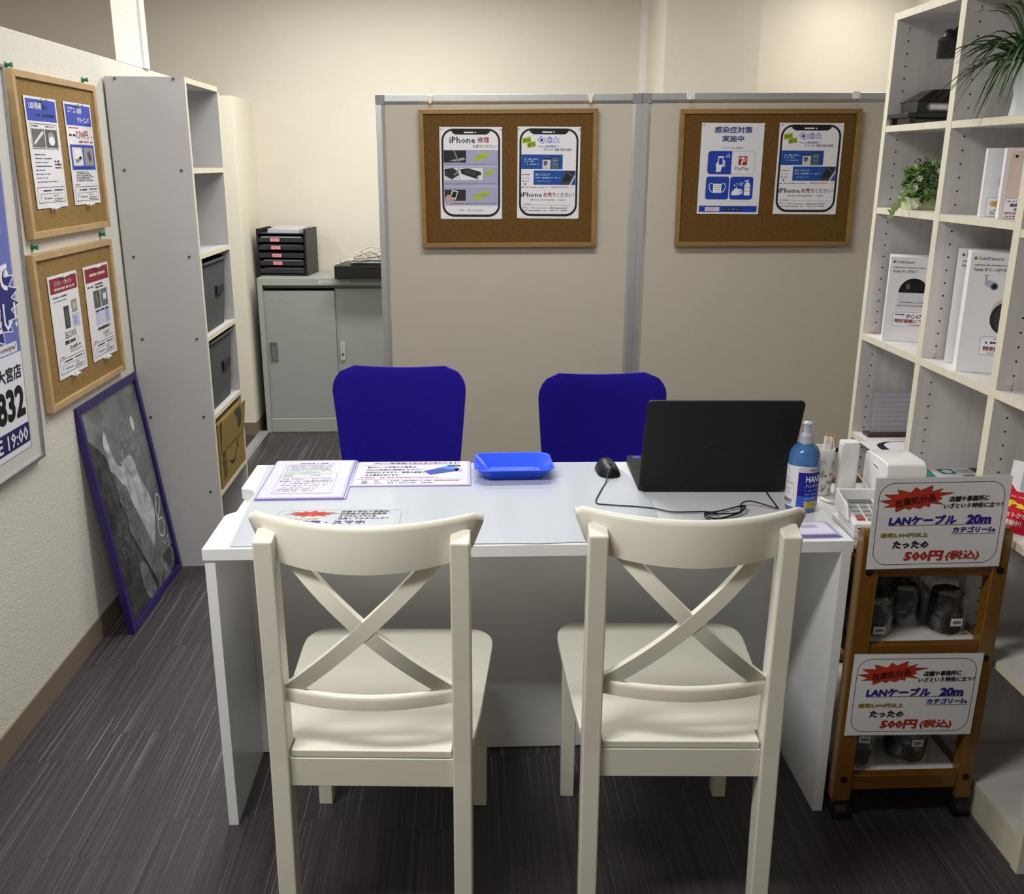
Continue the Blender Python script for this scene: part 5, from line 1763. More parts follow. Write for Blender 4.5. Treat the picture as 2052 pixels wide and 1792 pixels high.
CUPW = mat('white_bolt_cover', 'd3cfc9', rough=0.4)
for nm, y0, y1 in (('side_panel', 2.862, 2.886), ('divider', 2.470, 2.498), ('divider', 2.092, 2.120), ('side_panel', 1.715, 1.740)):
    mb = sb(XF, XB, y0, y1, 0, 1.92)
    for xx in (XF + 0.038, XB - 0.06):
        for k in range(55):
            z = 0.09 + k * 0.0335
            mb.cyl((xx - SX, y0 - SY - 0.0004, z), (xx - SX, y0 - SY + 0.0005, z), 0.0026, n=10, m=2)
    for z in (1.895, 1.045, 0.10):
        mb.cyl((XF + 0.03 - SX, y0 - SY - 0.003, z), (XF + 0.03 - SX, y0 - SY + 0.0005, z), 0.0075, n=14, m=3)
    obj(nm, mb, [GRAIN, EDGER, HOLE, CUPW], su)
obj('top', sb(XF, XB, 1.715, 2.886, 1.92, 1.940), [GRAINH, EDGER], su, bevel=0.001)
PIN = mat('clear_shelf_pin', 'd9d7d2', rough=0.3)
for y0, y1, zs in ((2.498, 2.862, (1.619, 1.389, 0.696, 0.40)), (2.120, 2.470, (1.617, 1.389, 0.698, 0.402)), (1.740, 2.092, (1.617, 1.375, 0.700, 0.402))):
    for z in zs:
        sh = obj('shelf', sb(XF + 0.001, XB - 0.004, y0, y1, z, z + 0.0175), [GRAINH, EDGER], su)
        pm_ = MB()
        for yy in (y0, y1 - 0.012):
            pm_.box(XF + 0.030 - SX, XF + 0.045 - SX, yy - SY, yy + 0.012 - SY, z - 0.009, z)
        obj('shelf_pin', pm_, PIN, sh)
obj('fixed_shelf', sb(XF - 0.0006, XB - 0.004, 1.740, 2.862, 1.009, 1.028), [GRAINH, EDGER], su)
obj('bottom_shelf', sb(XF + 0.001, XB - 0.004, 1.740, 2.862, 0.072, 0.090), [GRAINH, EDGER], su)
obj('plinth', sb(XF + 0.004, XF + 0.02, 1.740, 2.862, 0.0, 0.072), [GRAINH, EDGER], su)
obj('back_panel', MB().box(XB - 0.004 - SX, XB - SX, 1.740 - SY, 2.862 - SY, 0.0, 1.92), GRAIN, su)

# black bullet camera fixed to the back of the top left pigeonhole
sc = thing('security_camera', 'small black security camera in the top left pigeonhole of the shelf unit', 'security camera', (1.300, 2.700, 1.835))
obj('lens_barrel', MB().lathe([(0.024, -0.030), (0.026, -0.027), (0.0255, 0.008), (0.027, 0.010), (0.027, 0.016), (0.020, 0.022)], n=28), BLK, sc, smooth=40)
obj('dome', MB().lathe([(0.018, 0.020), (0.016, 0.032), (0.010, 0.040), (0.003, 0.043)], n=24), BLK, sc, smooth=60)
obj('arm', MB().tube([tuple(p) for p in spline([(0.018, 0.005, 0.030), (0.04, 0.008, 0.048), (0.08, 0.01, 0.055), (0.2185, 0.01, 0.05)], 6)], 0.011, 12).cyl((0.020, 0.0, 0.000), (0.055, 0.004, 0.01), 0.018, n=16), BLK, sc, smooth=50)
obj('wall_plate', MB().cyl((0.2105, 0.01, 0.05), (0.2195, 0.01, 0.05), 0.028, n=20), BLK, sc, smooth=40)

# black wooden letter box on a low black stand
BWOOD = mat_grain('black_stained_wood', '1c1a18', 0.75, 0.4, axis=0, scale=30)
stn = thing('display_stand', 'low black wooden stand under the black box in the top left pigeonhole', 'stand', (1.30, 2.76, 1.6365))
obj('top', MB().box(-0.083, 0.16, -0.052, 0.085, 0.018, 0.030), BWOOD, stn, bevel=0.0015)
for x in (-0.068, 0.146):
    for y in (-0.040, 0.072):
        obj('leg', MB().box(x - 0.008, x + 0.008, y - 0.008, y + 0.008, 0, 0.018), BWOOD, stn, bevel=0.001)
bb = thing('letter_box', 'black wooden box with a sloping lid and silver label holder, on a low black stand', 'box', (1.30, 2.76, 1.667), 0.0)
obj('body', MB().hexa([(-0.052, -0.034, 0), (0.13, -0.034, 0), (0.13, 0.07, 0), (-0.052, 0.07, 0)], [(-0.052, -0.034, 0.030), (0.13, -0.034, 0.030), (0.13, 0.07, 0.030), (-0.052, 0.07, 0.030)]), BWOOD, bb, bevel=0.0015)
obj('lid', MB().hexa([(-0.054, -0.036, 0.0305), (0.132, -0.036, 0.0305), (0.132, 0.072, 0.0305), (-0.054, 0.072, 0.0305)], [(0.0, -0.010, 0.062), (0.132, -0.010, 0.066), (0.132, 0.060, 0.066), (0.0, 0.060, 0.062)]), BWOOD, bb, bevel=0.0015)
lh = MB().prism([(-0.026, 0.014), (-0.018, 0.005), (0.034, 0.005), (0.042, 0.014), (0.034, 0.025), (-0.018, 0.025)], -0.0355, -0.0342, axis='y').box(-0.016, 0.032, -0.0362, -0.0355, 0.009, 0.021, m=1)
obj('label_holder', lh, [mat('antique_silver', '8a8884', rough=0.35, metal=0.6), ink('e0dedc')], bb)
obj('ornament', MB().tube([(0.045 + 0.028 * math.cos(a), -0.002 + 0.016 * math.sin(a) * 0.6, 0.052 + 0.010 * math.sin(a)) for a in [2 * PI * i / 18 for i in range(18)]], 0.0022, 6, closed=True), BLK, bb, smooth=60)

# trailing green plant with white flowers
LEAF = mat('bright_green_leaf', '6a9644', rough=0.5, vary=0.25, vscale=30)
LEAF2 = mat('pale_green_leaf', 'aabf88', rough=0.5, vary=0.2, vscale=30)
LEAF3 = mat('deep_green_leaf', '2a4a22', rough=0.5, vary=0.25, vscale=30)
PETAL = mat('white_petal', 'e9e9dc', rough=0.6)
iv = thing('potted_ivy', 'bushy green trailing plant with white flowers in a pale green trough', 'plant', (1.320, 2.715, 1.4068))
obj('trough', MB().hexa([(-0.070, -0.022, 0), (0.070, -0.022, 0), (0.070, 0.040, 0), (-0.070, 0.040, 0)], [(-0.082, -0.030, 0.034), (0.082, -0.030, 0.034), (0.082, 0.048, 0.034), (-0.082, 0.048, 0.034)]), mat('pale_green_trough', 'b9c294', rough=0.6), iv, bevel=0.002)


def leaf(mb, p, d, up, L_, W_, m):
    """A small folded pointed leaf from p along d."""
    d, up = Vector(d).normalized(), Vector(up)
    sdir = d.cross(up)
    sdir = sdir.normalized() if sdir.length > 1e-4 else Vector((1, 0, 0))
    nrm = sdir.cross(d)
    p = Vector(p)
    mid = p + d * L_ * 0.5 - nrm * W_ * 0.12
    tip = p + d * L_ - nrm * L_ * 0.15
    a, b = p + d * L_ * 0.42 + sdir * W_ / 2, p + d * L_ * 0.42 - sdir * W_ / 2
    mb.add([p, a, tip, mid, b], [(0, 1, 3), (1, 2, 3), (3, 2, 4), (0, 3, 4)], m)


rn = random.Random(21)
fo = MB()
for i in range(1250):
    a, b = rn.uniform(0, 2 * PI), rn.uniform(-0.2, 1)
    r = rn.uniform(0.55, 1.0) ** 0.6
    x = r * 0.075 * math.cos(a)
    y = r * 0.052 * math.sin(a) + 0.005
    z = 0.045 + 0.115 * r * max(-0.25, b) * (0.55 + 0.45 * (x + 0.075) / 0.15)
    d = Vector((x * 1.2, y * 1.5, (z - 0.05) * 0.8)) + Vector((rn.uniform(-.06, .06), rn.uniform(-.06, .06), rn.uniform(-.05, .05)))
    leaf(fo, (x, y, max(z, 0.02)), d, (rn.uniform(-.3, .3), rn.uniform(-.3, .3), 1), rn.uniform(0.014, 0.027), rn.uniform(0.011, 0.019), rn.choice((0, 0, 1, 1, 2)))
for k in range(16):
    a = rn.uniform(0.3, 2.8)
    p0 = Vector((rn.uniform(-0.03, 0.05), rn.uniform(-0.03, 0.02), 0.11))
    for j in range(7):
        p = p0 + Vector((-0.008 * j * math.cos(a), -0.002 * j, 0.008 * j * math.sin(a) * (1 - j * 0.06)))
        leaf(fo, p, (rn.uniform(-1, 1), rn.uniform(-1, 0.5), rn.uniform(0, 1)), (0, 0, 1), 0.012, 0.006, 2)
obj('foliage', fo, [LEAF, LEAF2, LEAF3], iv)
vine = [tuple(p) for p in spline([(-0.060, -0.028, 0.052), (-0.085, -0.040, 0.060), (-0.105, -0.050, 0.042), (-0.118, -0.055, 0.020), (-0.132, -0.058, 0.002), (-0.140, -0.060, -0.012)], 5)]
vm = MB().tube(vine, 0.0012, 6)
for i, p in enumerate(vine[2::3]):
    for sgn in (-1, 1):
        leaf(vm, p, (-0.5, -0.2 * sgn, 0.6 * sgn - 0.3), (0, -1, 0.4), 0.022, 0.014, 1)
obj('trailing_stem', vm, [LEAF, LEAF2], iv)
for cx, cy, cz in ((-0.070, -0.030, 0.060), (-0.062, -0.034, 0.085), (-0.074, -0.034, 0.020), (-0.066, -0.036, 0.012), (0.0, -0.045, 0.118), (0.02, -0.045, 0.128), (-0.015, -0.045, 0.105)):
    fl = MB()
    for k in range(6):
        a = 2 * PI * k / 6
        leaf(fl, (cx, cy, cz), (math.cos(a), -0.5, math.sin(a)), (0, -1, 0), 0.011, 0.008, 0)
    obj('flower', fl, PETAL, iv)

# spider plant in a white vase
sp_ = thing('spider_plant', 'grassy dark green plant in a white fluted vase', 'plant', (1.318, 2.288, 1.6345))
VH = 0.125
vb = MB()
n = 8
rings = []
for r, z in ((0.040, 0.0), (0.046, 0.006), (0.044, 0.02), (0.041, 0.05), (0.045, 0.085), (0.056, VH), (0.052, VH), (0.042, 0.085)):
    rings.append([(r * math.cos(2 * PI * i / n + 0.2), r * math.sin(2 * PI * i / n + 0.2), z) for i in range(n)])
vs = [p for q in rings for p in q]
fs = [(i * n + j, i * n + (j + 1) % n, (i + 1) * n + (j + 1) % n, (i + 1) * n + j) for i in range(len(rings) - 1) for j in range(n)] + [tuple(range(n))[::-1], tuple(range((len(rings) - 1) * n, len(rings) * n))]
vb.add(vs, fs)
obj('vase', vb, mat('white_glazed_vase', 'e6e8ea', rough=0.25), sp_, bevel=0.001)
lf = MB()
rn = random.Random(8)


def blade(a, L_, rise, droop, w, m):
    L_ = min(L_, 0.125 / max(abs(math.sin(a)), 0.01), (0.15 / math.cos(a)) if math.cos(a) > 0.3 else 9)
    pts = []
    for i in range(11):
        t = i / 10
        rr = 0.02 + L_ * t
        pts.append(Vector((rr * math.cos(a), rr * math.sin(a), VH - 0.005 + rise * math.sin(min(1, t * 1.25) * PI / 2) - droop * t ** 2.2)))
    sd = Vector((-math.sin(a), math.cos(a), 0.25)).normalized()
    vs = []
    for i, p in enumerate(pts):
        ww = w * (1 - (i / 10) ** 2.5) + 0.0006
        vs += [p - sd * ww, p - Vector((0, 0, ww * 0.5)), p + sd * ww]
    fs = []
    for i in range(10):
        k = i * 3
        fs += [(k, k + 1, k + 4, k + 3), (k + 1, k + 2, k + 5, k + 4)]
    lf.add(vs, fs, m)


for i in range(58):
    a = PI + rn.uniform(-1.25, 1.25) if i < 40 else rn.uniform(0, 2 * PI)
    near_back = abs((a % (2 * PI)) - PI) > 1.7
    blade(a, rn.uniform(0.05, 0.09) if near_back else rn.uniform(0.10, 0.215), rn.uniform(0.03, 0.10), rn.uniform(0.03, 0.19), rn.uniform(0.0034, 0.0056), rn.choice((0, 0, 1)))
for i in range(16):
    blade(PI + rn.uniform(-1.0, 1.0), rn.uniform(0.05, 0.12), rn.uniform(0.11, 0.135), 0.0, 0.003, rn.choice((0, 1)))
obj('leaves', lf, [LEAF3, mat('olive_leaf', '3c5a30', rough=0.5, vary=0.2)], sp_)
ft = MB()
for i in range(160):
    a = rn.uniform(0, 2 * PI)
    r = rn.uniform(0, 0.035)
    leaf(ft, (r * math.cos(a) - 0.02, r * math.sin(a), VH + rn.uniform(0.04, 0.125)), (rn.uniform(-1, 1), rn.uniform(-1, 1), 1), (1, 0, 0), 0.012, 0.005, 0)
obj('flower_tuft', ft, mat('dusty_olive_bract', '7a7a48', rough=0.7, vary=0.2), sp_)

# boxed phones with price cards
WBOX = mat('white_carton', 'e8e6e8', rough=0.45, spec=0.4, vary=0.01)


def carton(name, label, cat, group, x0, y0, z0, w, d, h, rotz=0.0):
    t = thing(name, label, cat, (x0 + w / 2 * math.cos(rotz), y0 + w / 2 * math.sin(rotz), z0), rotz, group)
    obj('carton', MB().box(-w / 2, w / 2, 0, d, 0, h), WBOX, t, bevel=0.0012)
    return t


b1 = carton('phone_box', 'white phone box with a yellow starburst card', 'phone box', 'phone boxes on the shelf', 1.247, 2.318, 1.4068, 0.086, 0.048, 0.160, -0.40)
s = Sheet(0, 0, 86, 160, 0.086, 0.160, base='e8e6ea')
s.rrect(14, 8, 78, 112, 8, 'e2e2ea', 1); s.oval(52, 76, 22, 22, 'c2c6e2', 2)
s.rrect(12, 114, 84, 158, 6, 'f0eef2', 2); s.ring(12, 114, 84, 158, 6, 0.8, '8a8a9a', 3)
pts = []
for i in range(20):
    a = 2 * PI * i / 20
    r = 1.0 if i % 2 == 0 else 0.62
    pts.append((42 + 26 * r * math.cos(a), 128 + 10 * r * math.sin(a)))
s.star(pts, 'e0a82c', '5a4a2a', 3, 0.5)
s.bars(30, 124, 54, 131, '6a5220', 2, l=5); s.bars(22, 141, 78, 154, '4a4a54', 3, l=4)
s.build('printed_front', b1, loc=(0, -0.0007, 0))
b2 = carton('phone_box', 'rose-gold phone box with a lens picture and a blue and red card', 'phone box', 'phone boxes on the shelf', 1.2455, 2.232, 1.4068, 0.086, 0.048, 0.160, -0.40)
s = Sheet(0, 0, 86, 160, 0.086, 0.160, base='e6dcda')
s.rrect(10, 8, 80, 150, 10, 'd2b8ae', 1); s.rrect(10.8, 8.8, 79.2, 149, 9.4, 'dfcac0', 2)
s.oval(22, 19, 3.6, 3.6, '241c1e', 3); s.bars(30, 17, 38, 21, 'c8b0aa', 1, l=3)
s.poly([(46, 54), (54, 42), (56, 55)], '2c2426', 3)
s.rrect(8, 112, 84, 158, 6, 'f0eef2', 3); s.ring(8, 112, 84, 158, 6, 0.8, '8a8a9a', 4)
s.bars(16, 117, 36, 122, '6a6a72', 1, l=5); s.text('携帯・スマホ', 22, 124, 74, 132, '24246a', bold=0.03, l=5); s.text('法人向け', 30, 134, 66, 141, '24246a', bold=0.03, l=5)
s.text('特別価格にて', 12, 143, 64, 149, 'c05058', bold=0.02, l=5); s.bars(14, 151, 76, 156, '3a3a44', 1, l=5)
s.build('printed_front', b2, loc=(0, -0.0007, 0))


def cam_front(w, h, model, bullet):
    s = Sheet(0, 0, w, h, w / 1000.0, h / 1000.0, base='e9e7ea')
    s.oval(11, 14, 4, 4, '8a9a3a', 1); s.oval(9.5, 15, 2, 2.4, '2c3220', 2)
    s.text('SolidCamera', 18, 10, 64 if not bullet else 72, 18, '3a3a40', bold=0.006)
    s.bars(10, 28, w - 26, 33, '6a6a72', 1)
    s.text('Viewla', 9, 37, 30, 45, '2a2a30', bold=0.004, shear=0.1)
    s.text(model, 34, 37, 76 if not bullet else 86, 45, '2a2a30')
    if bullet:
        s.rect(34, 54, 46, 55.5, '77778a', 2); s.rect(38, 55, 41, 64, '9a9aa8', 2); s.poly([(38, 64), (62, 70), (66, 84), (60, 90), (38, 78)], 'b2b2c0', 2); s.oval(60, 81, 8, 8.5, '55556a', 3); s.oval(60, 81, 5, 5.5, '1c1c2c', 4)
        s.poly([(60, 140), (66, 122), (84, 108), (110, 100), (118, 104), (118, 130), (90, 150)], 'cfc2c4', 2)
        s.oval(96, 158, 36, 40, '2a2a2e', 3); s.oval(98, 160, 30, 34, '3a3a3e', 4); s.oval(96, 156, 12, 14, '101012', 5)
        s.rrect(46, 204, 124, 250, 6, 'f0eef2', 6); s.ring(46, 204, 124, 250, 6, 0.9, '8a8a9a', 7)
        s.bars(76, 208, 118, 212, '5a5a62', 1, l=8); s.bars(58, 215, 92, 224, '20206a', 1, l=8); s.text('特別価格', 54, 228, 112, 240, '7a1a20', bold=0.03, l=8); s.bars(66, 243, 112, 247, '4a4a54', 1, l=8)
    else:
        s.poly([(30 + 40 + 40 * math.cos(PI * i / 18), 102 - 42 * math.sin(PI * i / 18)) for i in range(19)], '0e0e12', 2); s.oval(54, 84, 6, 9, '5a5a60', 3)
        s.rect(30, 102, 112, 140, 'd2d2da', 2); s.rect(30, 138, 112, 141, '8a8a92', 3); s.bars(36, 128, 100, 132, '3a3a44', 1, l=3); s.rrect(28, 140, 114, 152, 5, 'dcd8e4', 2)
        s.rrect(22, 158, 118, 200, 6, 'f0eef2', 3); s.ring(22, 158, 118, 200, 6, 0.9, '9a9aaa', 4)
        s.bars(28, 163, 56, 169, '20206a', 1, l=5); s.text('IPC-07', 60, 164, 100, 176, '2a2a7a', bold=0.02, l=5); s.text('特別価格にて', 28, 178, 104, 190, '7a1a20', bold=0.03, l=5); s.bars(60, 193, 108, 197, '5a5a62', 1, l=5)
    return s


c1_ = carton('camera_box', 'white camera box with a black dome camera picture', 'camera box', 'camera boxes on the shelf unit', 1.2305, 2.738, 1.0285, 0.132, 0.095, 0.245, -0.38)
cam_front(132, 245, 'IPC-07FHD-T', False).build('printed_front', c1_, loc=(0, -0.0007, 0))
c2_ = carton('camera_box', 'white camera box mostly hidden behind the bullet camera box', 'camera box', 'camera boxes on the shelf unit', 1.262, 2.415, 1.0285, 0.130, 0.055, 0.294, -0.42)
cam_front(130, 294, 'IPC-16FHD', True).build('printed_front', c2_, loc=(0, -0.0007, 0))
c3_ = carton('camera_box', 'white camera box with a large round bullet camera picture', 'camera box', 'camera boxes on the shelf unit', 1.2345, 2.303, 1.0285, 0.130, 0.092, 0.296, -0.40)
cam_front(130, 296, 'IPC-16FHD', True).build('printed_front', c3_, loc=(0, -0.0007, 0))

# acrylic notice on a dark base
ac = thing('notice_stand', 'grey printed notice standing in a dark base, below the dome camera box', 'notice', (1.330, 2.815, 0.7135), 0.0)
obj('base', MB().box(-0.085, 0.085, -0.028, 0.018, 0, 0.010), mat('dark_brown_base', '3a2a2a', rough=0.35), ac, bevel=0.0015)
s = Sheet(0, 0, 150, 125, 0.150, 0.128, base='b5b2ba')
for i in range(7):
    s.bars(14, 14 + i * 15, 130, 19 + i * 15, 'a6a3ac', 1, seed=i)
s.ring(0, 0, 150, 125, 1, 0.8, '6a6870', 1)
s.build('notice_sheet', ac, loc=(0.004, -0.004, 0.010), rot=(-0.06, 0, 0))

# printed matter lying on the shelves
s = Sheet(0, 0, 297, 210, 0.30, 0.215, base='d6d3da')
s.rrect(34, 8, 296, 200, 60, '1c1b20', 1); s.rrect(58, 14, 296, 194, 46, 'd6d3da', 2)
s.poly([(130, 30), (146, 30), (186, 120), (170, 120)], '5a5a62', 3); s.rect(190, 20, 290, 120, '6a64a4', 3); s.bars(196, 30, 280, 90, 'a8a4cc', 3, l=4)
tag(s.build('poster', None, (1.348, 2.531, 0.7142), FLAT), 'loose phone-outline poster lying flat on the shelf in front of the notice stand', 'poster')
s = Sheet(0, 0, 210, 150, 0.21, 0.13, base='d2d2d6')
s.poly([(20, 0), (50, 0), (36, 150), (6, 150)], '2f7a74', 1); s.rect(70, 8, 112, 60, '2f6a6e', 1); s.oval(92, 34, 14, 16, 'd8e2e2', 2); s.poly([(120, 70), (150, 70), (160, 100), (120, 100)], '40586a', 1); s.bars(120, 20, 200, 50, '7a8a90', 2)
tag(s.build('flyer', None, (1.335, 2.335, 0.7162), FLAT), 'teal and white flyer lying in the low middle pigeonhole', 'flyer', 'flyers lying in the shelf unit')
s = Sheet(0, 0, 210, 150, 0.11, 0.12, base='4a3a34')
s.poly_fan([tuple(p) for p in spline([(30, 60), (80, 20), (140, 40), (180, 90), (120, 120), (60, 110)], 5, True)], '7a6a5c', 1); s.rect(120, 20, 200, 60, '3a2a4a', 1); s.rect(140, 70, 170, 90, 'b89a5a', 2)
tag(s.build('flyer', None, (1.452, 2.345, 0.7168), FLAT), 'dark brown photo flyer lying to the right of the teal flyer in the shelf unit', 'flyer', 'flyers lying in the shelf unit')

# red payment notice at the right edge
pp = thing('payment_notice', 'red and white PayPay notice cut off by the right edge', 'notice', (1.276, 1.945, 0.7185), -0.85)
s = Sheet(0, 0, 150, 210, 0.150, 0.165, base='e8e6e8')
s.rect(0, 88, 150, 210, 'c8102a', 1); s.poly([(0, 88), (0, 60), (24, 92)], 'c8102a', 1)
s.rrect(26, -0, 130, 86, 8, 'b2b2ba', 2); s.poly([(110, 70), (150, 60), (150, 110), (96, 104)], '7a5a5a', 3)
s.bars(12, 100, 90, 108, 'e0a0a8', 1, l=2)
s.text('PayPay', 8, 116, 120, 142, 'f2e02c', bold=0.05, shear=0.0, l=3)
s.text('おトクなキャンペーン', 8, 150, 128, 166, 'f0dce0', bold=0.03, l=3)
s.text('開催中！', 8, 172, 46, 190, 'f0dce0', bold=0.03, l=3)
s.rrect(66, 180, 130, 198, 4, 'ececec', 2); s.bars(72, 184, 120, 194, '3a3a40', 1, l=3)
s.build('printed_board', pp, rot=(-0.22, 0, 0))
obj('easel_back', MB().hexa([(-0.03, 0.075, 0), (0.03, 0.075, 0), (0.03, 0.080, 0), (-0.03, 0.080, 0)], [(-0.03, 0.026, 0.11), (0.03, 0.026, 0.11), (0.03, 0.029, 0.11), (-0.03, 0.029, 0.11)]), WHITEP, pp)

# ================================================================== brown wooden trolley with the cable packs
BROWN = mat_grain('varnished_orange_brown_wood', '6e4810', 0.82, 0.28, axis=2, scale=24, lenfac=0.06, coat=0.35)
BROWNH = mat_grain('varnished_orange_brown_rail', '6a430c', 0.82, 0.28, axis=0, scale=24, lenfac=0.06, coat=0.35)
MELA = mat('white_melamine_shelf', 'cfcdca', rough=0.45)
CX, CY = 1.04, 1.911
tl = thing('trolley', 'brown wooden trolley on black casters between desk and shelf unit', 'trolley', (CX, CY, 0))


def rail(nm, x0, x1, y0, y1, z0, z1, m=BROWNH):
    return obj(nm, MB().box(x0 - CX, x1 - CX, y0 - CY, y1 - CY, z0, z1), m, tl, bevel=0.0025)


for x0, x1 in ((0.871, 0.915), (1.174, 1.211)):
    for y0, y1 in ((1.911, 1.945), (2.452, 2.486)):
        mb = MB()
        pr = [(y0 - CY, 0.055), (y1 - CY, 0.055), (y1 - CY, 0.740), (y1 - 0.010 - CY, 0.754), (y0 + 0.010 - CY, 0.754), (y0 - CY, 0.740)]
        if y0 > 2.2:
            pr = [(y0 - CY, 0.055), (y1 - CY, 0.055), (y1 - CY, 0.690), (y1 - 0.008 - CY, 0.700), (y0 + 0.008 - CY, 0.700), (y0 - CY, 0.690)]
        mb.prism(pr, x0 - CX, x1 - CX, axis='x')
        post = obj('post', mb, BROWN, tl, bevel=0.004, seg=3)
        if y0 < 2:
            xs = (x0 + x1) / 2 - CX
            for z in ((0.655, 0.115) if x0 < 1 else (0.655, 0.434, 0.115)):
                obj('screw', MB().cyl((xs, 0.002, z), (xs, -0.0012, z), 0.0085, n=18).cyl((xs, -0.0012, z), (xs, -0.0016, z), 0.004, n=6, m=1), [mat('black_hex_screw', '1a1614', rough=0.4, metal=0.5), HOLE], post, smooth=40)
        cst = obj('caster', MB().cyl(((x0 + x1) / 2 - CX - 0.014, (y0 + y1) / 2 - CY, 0.024), ((x0 + x1) / 2 - CX + 0.014, (y0 + y1) / 2 - CY, 0.024), 0.024, n=24), BLACKP, tl, smooth=40)
        obj('caster_fork', MB().box((x0 + x1) / 2 - CX - 0.018, (x0 + x1) / 2 - CX + 0.018, (y0 + y1) / 2 - CY - 0.015, (y0 + y1) / 2 - CY + 0.018, 0.028, 0.056), BLACKP, cst, bevel=0.003)
for z0, z1 in ((0.640, 0.672), (0.432, 0.470), (0.082, 0.122)):
    rail('front_rail', 0.915, 1.174, 1.916, 1.938, z0, z1)
    rail('back_rail', 0.915, 1.174, 2.458, 2.480, z0 + 0.01, z1 + 0.022)
    rail('side_rail', 0.878, 0.898, 1.945, 2.452, z0, z1)
    rail('side_rail', 1.184, 1.204, 1.945, 2.452, z0, z1)
for z in (0.664, 0.452, 0.104):
    obj('shelf_board', MB().box(0.899 - CX, 1.183 - CX, 1.939 - CY, 2.457 - CY, z, z + 0.0155), MELA, tl, bevel=0.001)


def price_sign():
    def cv(x, y):
        t = (y - (85 - 35 * x / 1900.0)) / 1222.0
        return ((x - 95 * (1 - t)) / (1820 - 65 * t) * 1000, t * 707)
    s = Sheet(0, 0, 1000, 707, 0.304, 0.213, base='dfdde2', thick=0.0008)
    s.ring(34, 38, 964, 676, 110, 4.5, '2a2a30', 1)

    def tx(body, x0, y0, x1, y1, c, **k):
        a, b = cv((x0 + x1) / 2 - (x1 - x0) / 2, (y0 + y1) / 2), cv((x0 + x1) / 2 + (x1 - x0) / 2, (y0 + y1) / 2)
        h = (y1 - y0) / 1222.0 * 707 / 2
        my = (a[1] + b[1]) / 2
        s.text(body, a[0], my - h, b[0], my + h, c, **k)
    st = [(150, 380), (318, 362), (210, 300), (405, 295), (378, 228), (560, 272), (620, 200), (690, 240), (850, 172), (830, 258), (985, 215), (925, 268), (1130, 270), (945, 318), (972, 352), (905, 380), (990, 425), (818, 408), (808, 460), (745, 440), (680, 482), (590, 462), (540, 498), (490, 470), (362, 528), (358, 460), (200, 465), (300, 430)]
    s.star([cv(*p) for p in st], 'b8341f', '3a2020', 2, 2.5)
    tx('在庫処分品', 350, 318, 885, 425, '40181a', bold=0.02, l=5, rot=-0.16)
    tx('店舗や事務所に', 1068, 308, 1606, 385, '1c1a20', bold=0.034, shear=0.15, rot=-0.02)
    tx('いざという時役に立つ！', 1000, 400, 1785, 472, '1c1a20', bold=0.034, shear=0.15, rot=-0.02)
    tx('LANケーブル', 275, 570, 1175, 700, '2a1f8c', bold=0.055, shear=0.1)
    tx('20m', 1300, 560, 1640, 690, '2a1f8c', bold=0.06, shear=0.1)
    a, b = cv(270, 714), cv(1640, 692)
    s.line([a, (b[0], a[1])], 4, '26243a', 2)
    tx('カテゴリー5e', 1125, 722, 1695, 806, '2a1f8c', bold=0.045, shear=0.1)
    a, b = cv(1112, 826), cv(1696, 806)
    s.line([a, (b[0], a[1])], 4, '26243a', 2)
    tx('通常2,000円以上', 170, 806, 800, 872, '8a7420', bold=0.04)
    tx('たったの', 335, 915, 812, 1020, '17151a', bold=0.045, shear=0.1)
    tx('500円', 485, 1052, 1010, 1196, 'a82a24', bold=0.05, shear=0.1)
    tx('(税込)', 1035, 1048, 1490, 1192, 'a82a24', bold=0.035, shear=0.1)
    return s


LAM = mat_clear('laminate_film', 'ffffff', 0.93, 0.08)
for la, loc, ry, w in (('upper price sign for 500 yen cables, propped on the top of the brown trolley', (1.033, 1.9045, 0.667), -0.006, 1), ('lower price sign for 500 yen cables, taped across the middle of the brown trolley', (1.032, 1.9085, 0.237), 0.010, 1)):
    t = thing('price_sign', la, 'sign', loc, 0, 'laminated price signs on the trolley', rot=(0.0, ry, 0.012 if loc[2] > .5 else 0.0))
    price_sign().build('printed_card', t)
    obj('laminate', MB().box(-0.1535, 0.1535, 0.0009, 0.0013, -0.003, 0.217), LAM, t)

CABLE = mat('black_network_cable', '101115', rough=0.5, vary=0.15, vscale=60)
BAG = mat_clear('crinkled_clear_bag', 'f6f7fa', 0.90, 0.10, 0.35)


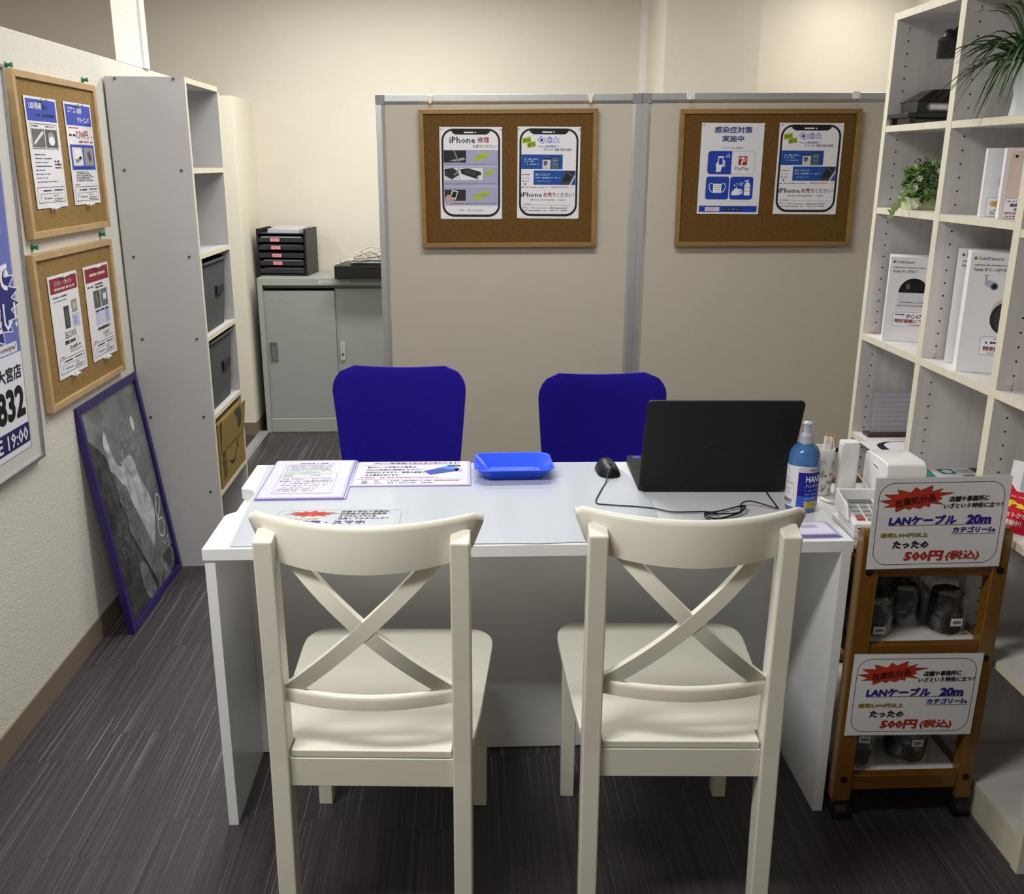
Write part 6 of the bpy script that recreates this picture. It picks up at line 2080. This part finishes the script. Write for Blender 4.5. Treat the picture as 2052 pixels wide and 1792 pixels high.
def cable_pack(label, x, y, z, r, h, rotz, seed, lab=(0.0, 0.4), tilt=0.0, bagh=0.5):
    t = thing('cable_pack', label, 'cable pack', (x, y, z), 0, 'bagged network cables on the trolley', rot=(tilt, 0, rotz))
    prof = [(r * 0.5, 0.001)]
    nn = int(h / 0.0065)
    for i in range(nn):
        z0 = 0.002 + i * 0.0065
        bulge = r * (0.90 + 0.10 * math.sin(PI * (i + 0.5) / nn))
        for q in range(4):
            a = -PI / 2 + PI * q / 3
            prof.append((bulge - 0.0028 + 0.003 * math.cos(a), z0 + 0.00325 + 0.003 * math.sin(a)))
    prof += [(r * 0.62, h + 0.004), (r * 0.45, h - 0.008), (r * 0.42, 0.02)]
    obj('coil', MB().lathe(prof, n=30), CABLE, t, smooth=60)

    def bag(u, v):
        a = 2 * PI * u
        rad = (r + 0.004) * (1.0 - 0.10 * v ** 3) if v < 0.72 else (r + 0.004) * (1 - (v - 0.72) / 0.28 * 0.75)
        zz = h * 1.06 * min(1, v / 0.72) if v < 0.72 else h * 1.06 + (v - 0.72) / 0.28 * h * bagh
        nz = noise.noise(Vector((2.2 * math.cos(a) + seed, 2.2 * math.sin(a), zz * 30))) + 0.5 * noise.noise(Vector((6 * math.cos(a) + seed, 6 * math.sin(a), zz * 90)))
        fl = (1 - (v - 0.72) / 0.28 * 0.6) if v > 0.72 else 1
        k = 1.03 + 0.10 * nz
        return (rad * k * math.cos(a), rad * k * math.sin(a) * fl, max(0.0005, zz + 0.004 * nz))
    b = obj('bag', MB().grid(36, 22, bag), BAG, t, smooth=180)
    a, fz = lab
    s = Sheet(0, 0, 30, 20, 0.028, 0.019, base='dedee0')
    s.text('20M', 5, 6, 25, 14, '26262c', bold=0.02)
    rr = r + 0.009
    s.build('label', t, loc=(rr * math.sin(a), -rr * math.cos(a), h * fz), rot=(0, 0.03, a))
    return t


cable_pack('bagged black cable coil labelled 20M, leftmost on the trolley middle shelf', 0.954, 2.005, 0.468, 0.043, 0.088, 0, 1.0, (-0.02, 0.12))
cable_pack('bagged black cable coil in the middle of the trolley middle shelf, without label', 1.044, 2.045, 0.468, 0.044, 0.095, 0.0, 2.0, (-2.5, 0.5), bagh=0.7)
cable_pack('bagged black cable coil labelled 20M, rightmost on the trolley middle shelf', 1.130, 1.998, 0.468, 0.040, 0.100, 0, 3.0, (0.05, 0.30), bagh=0.5)
cable_pack('bagged black cable coil in the back row on the left of the trolley middle shelf', 0.968, 2.150, 0.468, 0.050, 0.12, 0, 4.0, (2.6, 0.5), bagh=0.25)
cable_pack('bagged black cable coil in the back row behind the middle coil on the trolley', 1.085, 2.160, 0.468, 0.050, 0.13, 0, 5.0, (2.6, 0.5), bagh=0.2)
cable_pack('bagged black cable coil at the left end of the trolley bottom shelf', 0.953, 1.995, 0.120, 0.044, 0.105, 0, 6.0, (-0.12, 0.70))
cable_pack('bagged black cable coil at the right of the trolley bottom shelf under the lower sign', 1.082, 2.01, 0.120, 0.052, 0.090, 0, 7.0, (0.0, 0.62), bagh=0.8)
cable_pack('bagged black cable coil behind the others on the trolley bottom shelf', 1.012, 2.140, 0.120, 0.048, 0.10, 0, 8.0, (2.6, 0.5))
